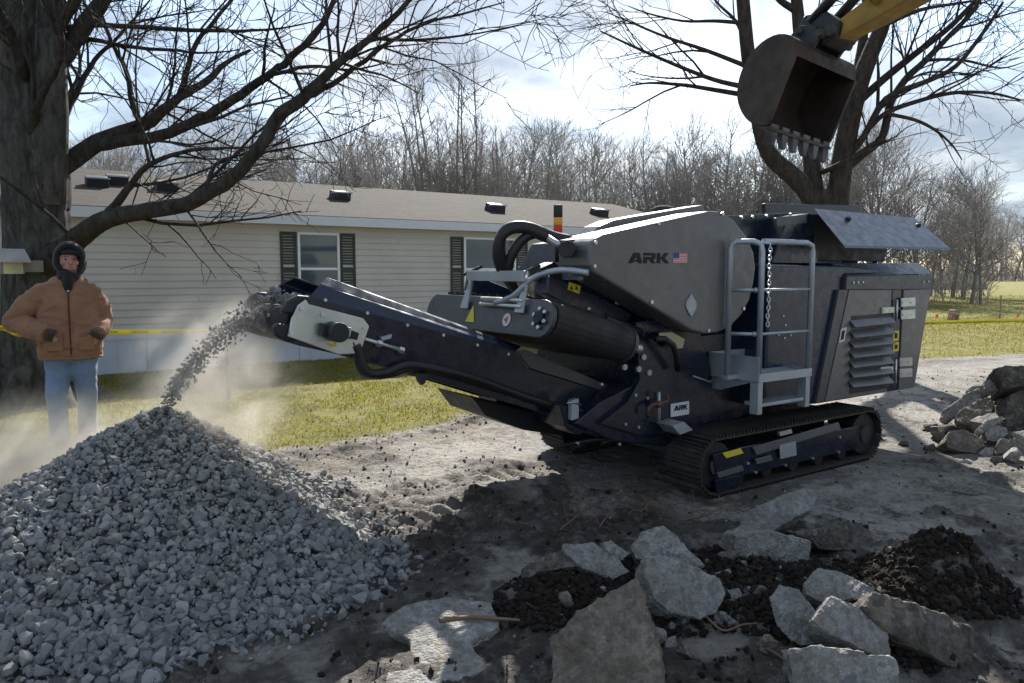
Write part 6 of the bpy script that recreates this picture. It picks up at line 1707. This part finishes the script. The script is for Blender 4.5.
def tape(path, hgt, label, text=True):
    p, _ = smooth_path(np.array([q[:] for q in path]), np.ones(len(path)), 8); base = Vector(p[0])
    n = len(p); vs = []; tw = []
    L = [0]
    for i in range(1, n): L.append(L[-1] + float(np.linalg.norm(p[i] - p[i - 1])))
    for i in range(n):
        t = Vector(p[min(i + 1, n - 1)] - p[max(i - 1, 0)]).normalized(); a = .12 * math.sin(L[i] * 2.2) ; up = Vector((0, 0, 1)); sd = t.cross(up).normalized()
        u = up * math.cos(a) + sd * math.sin(a); q = Vector(p[i]) - base
        vs += [q - u * hgt / 2, q + u * hgt / 2]; tw.append((q, t, u, t.cross(u)))
    root = MB().add(vs, [(2 * i, 2 * i + 2, 2 * i + 3, 2 * i + 1) for i in range(n - 1)], True).build('caution_tape', M['tape'])
    root.location = base; tag(root, label, 'caution tape')
    sd = root.modifiers.new('s', 'SOLIDIFY'); sd.thickness = .0012; sd.offset = 0
    if text:
        me0 = text_mesh('CAUTION', hgt * .72); wd = max(v.co.x for v in me0.vertices)
        s = .06
        while s + wd < L[-1] - .02:
            me = me0.copy()
            for v in me.vertices:
                q = s + v.co.x; i = max(0, min(n - 2, int(np.searchsorted(L, q)) - 1)); f = (q - L[i]) / (L[i + 1] - L[i] + 1e-9)
                c = tw[i][0].lerp(tw[i + 1][0], f); u = tw[i][2].lerp(tw[i + 1][2], f); nn = tw[i][3].lerp(tw[i + 1][3], f)
                if nn.y > 0: nn = -nn
                v.co = c + u * (v.co.y - hgt * .27) + nn * .003
            link_mesh('lettering', me, M['ink'], root); s += wd + .14
        bpy.data.meshes.remove(me0)
    return root
tape([P(-90, 321, 7.6), P(-40, 323, 7.9), P(2, 328, 8.28), P(16, 334, 8.3), P(40, 334, 8.22), P(80, 332.5, 8.3), P(112, 332, 8.45), P(165, 331.5, 8.7), P(224, 331, 9.0)], .055, 'yellow caution tape strung from the trunk behind the person')
def stake(px, py_top, D, label, wood='wood'):
    x = (px - 512) / FOC * D; z1 = P(px, py_top, D).z; g = hz(x, D)
    s = MB().box((-.016, -.016, -.15), (.016, .016, z1 - g)); s.hexa([(-.016, -.016, z1 - g), (.016, -.016, z1 - g), (.016, .016, z1 - g), (-.016, .016, z1 - g), (-.008, -.008, z1 - g + .03), (.008, -.008, z1 - g + .03), (.008, .008, z1 - g + .03), (-.008, .008, z1 - g + .03)])
    o = s.build('stake', M[wood]); o.location = (x, D, g); tag(o, label, 'stake'); return o
stake(225, 326, 9.0, 'thin dark stake holding the caution tape by the gravel stream', 'copper')
stake(-90, 315, 7.6, 'thin dark stake at the left end of the caution tape', 'copper')
# ---- things out in the right field
Dz = G(953, 321).y
def field_things():
    x = (953.5 - 512) / FOC * Dz; g = hz(x, Dz)
    r = empty('utility_pedestal', (x, Dz, g), R(20), 'small leaning grey and brown utility pedestal in the right field', 'pedestal')
    r.rotation_euler = (0, R(10), R(20))
    MB().prism([(-.13, -.05), (.13, -.05), (.12, .33), (.09, .37), (-.09, .37), (-.12, .33)], -.12, .12).build('box', M['oldwood'], r, .02)
    MB().box((-.135, -.124, .24), (.135, .124, .27)).build('band', M['galv'], r); MB().box((-.06, -.128, .05), (.06, -.1205, .2)).build('door', M['copper'], r)
    stake(1000.5, 296, Dz, 'dark survey stake with pale brace in the right field', 'oldwood')
    a, b = P(992, 322, Dz), P(1000, 313, Dz); z = hz(a.x, Dz)
    o = MB().tube([Vector((a.x, Dz - .1, z)), Vector((b.x, Dz, b.z))], .035, 4, False).build('brace_board', M['wood']); tag(o, 'pale yellow brace board leaning on the survey stake', 'board')
    for px, lab in ((936, 'small orange survey flag left of the utility pedestal'), (949.5, 'small orange survey flag touching the utility pedestal'), (1017, 'small orange survey flag at the right frame edge')):
        xx = (px - 512) / FOC * (Dz - .3); gg = hz(xx, Dz - .3)
        f = empty('survey_flag', (xx, Dz - .3, gg), R(15), lab, 'flag')
        MB().tube([(0, 0, -.05), (0, 0, .24)], .004, 5).build('wire', M['galv'], f); MB().slab([(0, 0, .12), (.11, .01, .13), (.12, -.01, .23), (0, 0, .24)], (0, .003, 0)).build('flag', M['orange'], f)
    tape([P(900, 324.5, Dz - 2.0), P(927, 322.5, Dz - 1.5), P(965, 321.5, Dz - 1), P(1005, 320.5, Dz - .6), P(1060, 319.5, Dz), P(1150, 318, Dz + 1)], .10, 'pale caution tape lying low across the right field', False)
    # far pole by the road
    D = 150; x = (990.5 - 512) / FOC * D
    o = MB().tube([(0, 0, -.2), (0, 0, 3.2)], [.22, .16], 8).build('utility_pole', M['label_white']); o.location = (x, D, hz(x, D)); tag(o, 'short pale post beside the far road', 'post')
field_things()

# ------------------------------------------------------------------ excavator (its arm reaches in from the upper right)
def excavator():
    D = 7.3; a = Vector((.55, -.835, 0)).normalized(); w = Vector((-a.y, a.x, 0))      # a: towards the cab; w: lip direction to the right
    pin = P(826, 36, D); yaw = math.atan2(a.y, a.x)
    cab = Vector((pin.x, pin.y, 0)) + a * 7.6
    root = empty('excavator', (cab.x, cab.y, hz(cab.x, cab.y)), yaw, 'yellow excavator reaching its rusty bucket in over the hopper', 'excavator')
    inv = Matrix.Rotation(-yaw, 3, 'Z')
    def loc(p): return inv @ (Vector(p) - root.location)
    # bucket frame: q up along the mouth, p out of the mouth, w along the lip; rolled as it hangs
    roll = Matrix.Rotation(R(-6), 3, a); pit = Matrix.Rotation(R(19), 3, w)
    ew = roll @ w; eq = roll @ (pit @ Vector((0, 0, 1))); ep = roll @ (pit @ a)
    Wd = .92
    corner = P(768, 126, D - .25)                     # left end of the lip
    B = lambda p, q, s: loc(corner + ep * p + eq * q + ew * s)
    def dense(c): return [tuple(q) for q in smooth_path(np.array(c), np.ones(len(c)), 3)[0]]
    prof = dense([(0, 0), (-.18, -.01), (-.34, .06), (-.47, .19), (-.53, .37), (-.51, .55), (-.41, .71), (-.24, .80), (-.05, .78), (.02, .64)])
    inn = dense([(0, .022), (-.18, .014), (-.325, .078), (-.447, .2), (-.505, .37), (-.485, .54), (-.395, .688), (-.24, .774), (-.06, .756), (0, .64)])
    sh = MB(); n = len(prof)
    for i in range(n - 1):
        sh.add([B(*prof[i], 0), B(*prof[i + 1], 0), B(*prof[i + 1], Wd), B(*prof[i], Wd), B(*inn[i], 0), B(*inn[i + 1], 0), B(*inn[i + 1], Wd), B(*inn[i], Wd)],
               [(0, 1, 2, 3), (7, 6, 5, 4), (0, 3, 7, 4), (1, 5, 6, 2)], False)
    bk = sh.build('bucket', M['bucket'], root)
    for s in (-.022, Wd):
        MB().slab([B(p, q, s) for p, q in prof], B(0, 0, s + .022) - B(0, 0, s)).build('side_plate', M['bucket'], bk, .004)
        MB().slab([B(.0, .0, s - .006), B(.02, .08, s - .006), B(.035, .64, s - .006), B(-.06, .64, s - .006), B(-.06, .03, s - .006)], B(0, 0, s + .034) - B(0, 0, s)).build('side_cutter', M['bucket'], bk, .004)
    MB().slab([B(.06, -.03, -.01), B(-.12, -.035, -.01), B(-.12, -.012, -.01), B(.05, .0, -.01)], B(0, 0, Wd + .01) - B(0, 0, 0)).build('lip', M['bucket'], bk, .003)
    for k in range(6):
        s = .005 + k * (Wd - .115) / 5
        MB().hexa([B(-.03, -.05, s), B(-.03, -.05, s + .11), B(.03, .035, s + .11), B(.03, .035, s), B(.05, -.17, s + .03), B(.05, -.17, s + .08), B(.085, -.155, s + .08), B(.085, -.155, s + .03)]).build('tooth', M['tooth'], bk, .006)
    for s in (.24, .62):    # ears and quick coupler
        MB().slab([B(-.30, .74, s), B(-.04, .74, s), B(-.0, .86, s), B(-.08, .95, s), B(-.25, .95, s), B(-.33, .86, s)], B(0, 0, s + .04) - B(0, 0, s)).build('ear', M['black'], bk, .006)
    cp = MB().slab([B(-.34, .83, .29), B(.02, .81, .29), B(.13, .90, .29), B(.12, 1.02, .29), B(-.08, 1.10, .29), B(-.31, 1.05, .29)], B(0, 0, .61) - B(0, 0, .29)).build('quick_coupler', M['black'], root, .02)
    for p, q in ((-.25, .89), (.0, .89)): MB().tube([B(p, q, .2), B(p, q, .7)], .035, 12).build('pin', M['tracksteel'], cp)
    # stick: from the coupler pin towards the cab, out of the frame
    s0 = corner + ep * .06 + eq * .95 + ew * .45
    up = Vector((0, 0, 1)); sdir = (a * .95 + up * .31).normalized(); sn = (up - sdir * up.dot(sdir)).normalized()
    def box_beam(path, hts, wid, name, par):
        mb = MB(); ring = []
        for (p, h0, h1, ww) in path:
            ring.append([loc(p + sn * h1 - w * ww), loc(p + sn * h1 + w * ww), loc(p - sn * h0 + w * ww), loc(p - sn * h0 - w * ww)])
        for i in range(len(ring) - 1):
            for k in range(4): mb.add([ring[i][k], ring[i][(k + 1) % 4], ring[i + 1][(k + 1) % 4], ring[i + 1][k]], [(0, 1, 2, 3)])
        mb.add(ring[0], [(0, 1, 2, 3)]); mb.add(ring[-1], [(3, 2, 1, 0)])
        return mb.build(name, M['exyellow'], par, .015)
    st = box_beam([(s0 - sdir * .10, .06, .08, .10), (s0 + sdir * .35, .11, .10, .12), (s0 + sdir * .8, .14, .14, .13), (s0 + sdir * 2.1, .24, .26, .15), (s0 + sdir * 2.5, .18, .42, .15)], 0, 0, 'stick', root)
    MB().tube([loc(s0 - w * .2), loc(s0 + w * .2)], .05, 12).build('pin', M['tracksteel'], st)
    ram = MB().tube([loc(s0 + sdir * 2.1 + sn * .45), loc(s0 + sdir * .9 + sn * .42)], .075, 14).build('bucket_ram', M['exyellow'], root)
    MB().tube([loc(s0 + sdir * .9 + sn * .42), loc(s0 + sdir * .28 + sn * .36)], .04, 12).build('ram_rod', M['bolt'], ram)
    for s in (-.13, .13):
        MB().tube([loc(s0 + sdir * .28 + sn * .36 + w * s), loc(s0 + sdir * .45 + w * s)], .045, 10).build('link', M['exyellow'], st)
        MB().tube([loc(s0 + sdir * .28 + sn * .36 + w * s), loc(corner + ep * -.22 + eq * 1.0 + ew * (.45 + s))], .05, 10).build('link', M['black'], st)
    for k in range(2):
        pth = [s0 + sdir * 2.0 + sn * (.3) + w * (.1 + .04 * k), s0 + sdir * 1.2 + sn * .26 + w * (.14 + .03 * k), s0 + sdir * .5 + sn * .22 + w * (.17 + .03 * k), s0 + sdir * .1 + sn * .2 + w * .15]
        pp, _ = smooth_path(np.array([q[:] for q in pth]), np.ones(4), 4); MB().tube([loc(q) for q in pp], .018, 8).build('hydraulic_hose', M['hose'], st)
    # boom, house, cab, tracks: beyond the frame, kept simple but whole
    e0 = s0 + sdir * 2.35 - sn * .05; knee = Vector((cab.x, cab.y, 0)) - a * 3.2 + up * 5.1; foot = Vector((cab.x, cab.y, 0)) - a * .9 + up * 1.5
    sn2 = sn; sn = up
    bm_ = box_beam([(e0, .16, .16, .17), (e0.lerp(knee, .6), .24, .24, .18), (knee, .34, .3, .19), (knee.lerp(foot, .5), .3, .3, .19), (foot, .2, .2, .19)], 0, 0, 'boom', root)
    MB().tube([loc(knee + up * .45 + a * .5), loc(s0 + sdir * 2.5 + sn2 * .35)], .08, 12).build('stick_ram', M['exyellow'], bm_)
    for s in (-.3, .3): MB().tube([loc(knee.lerp(foot, .4) + w * s), loc(foot - a * .5 - up * .35 + w * s)], .08, 12).build('boom_ram', M['exyellow'], bm_)
    hs = MB().prism([(-1.1, 1.0), (1.7, 1.0), (1.9, 1.25), (1.8, 1.9), (.3, 1.95), (-.2, 1.6), (-1.1, 1.5)], -1.15, 1.15).build('upper_body', M['exyellow'], root, .05)
    cb = MB().prism([(-1.2, 1.02), (.35, 1.02), (.35, 2.75), (-.75, 2.75), (-1.15, 2.0)], .35, 1.2).build('cab', M['exyellow'], root, .05)
    MB().prism([(-1.1, 1.5), (.25, 1.5), (.25, 2.6), (-.7, 2.6), (-1.05, 2.0)], 1.2, 1.212).build('window', M['glass'], cb); MB().slab([(-1.19, .42, 1.6), (-1.19, 1.13, 1.6), (-.85, 1.13, 2.6), (-.85, .42, 2.6)], (-.012, 0, .004)).build('window', M['glass'], cb)
    for s in (-1, 1):
        tk = MB().prism([(-1.75, .12), (-1.6, .0), (1.6, 0), (1.75, .12), (1.85, .42), (1.7, .72), (1.4, .82), (-1.4, .82), (-1.7, .72), (-1.85, .42)], s * 1.2 - .27, s * 1.2 + .27).build('track', M['tracksteel'], root, .03)
        for k in range(5): MB().cyl((-1.3 + .65 * k, s * 1.2 - .28, .3), (-1.3 + .65 * k, s * 1.2 + .28, .3), .16, 14).build('roller', M['black'], tk)
    MB().cyl((0, 0, .4), (0, 0, 1.02), .6, 24).build('slew_ring', M['black'], root); MB().box((-.8, -.95, .3), (.8, .95, .7)).build('car_body', M['black'], root, .03)
excavator()

# ------------------------------------------------------------------ dust hanging round the falling stone
def dust(name, c, sc, dens, nsc, label, soft=1.0):
    bm = bmesh.new(); bmesh.ops.create_icosphere(bm, subdivisions=3, radius=1)
    me = bpy.data.meshes.new(name); bm.to_mesh(me); bm.free()
    t = NT(name); t.n.remove(t.bsdf)
    pv = t.node('ShaderNodeVolumePrincipled'); pv.inputs['Color'].default_value = (.90, .86, .80, 1); pv.inputs['Anisotropy'].default_value = .45
    ln = t.node('ShaderNodeVectorMath', operation='LENGTH'); t.l.new(t.obj(), ln.inputs[0])
    fall = t.rng(ln.outputs['Value'], .15, .98, 1, 0, True)
    n_ = t.rng(t.noise(nsc, 5, .6, vec=t.wpos(), dist=.6), .40, .72, 0, 1)
    d = t.math('MULTIPLY', t.math('MULTIPLY', fall, n_), dens); t.l.new(d, pv.inputs['Density'])
    t.l.new(pv.outputs[0], t.out.inputs['Volume'])
    o = link_mesh(name, me, t.m); o.location = c; o.scale = sc
    tag(o, label, 'dust', kind='stuff')
dust('dust_cloud', (-3.3, 5.2, .22), (1.75, 1.15, .62), 3.6, 2.1, 'pale dust drifting behind the gravel pile past the person')
dust('dust_veil', (-1.75, 4.45, .95), (.66, .58, .62), 6.5, 3.2, 'thin dust veil around the falling gravel')
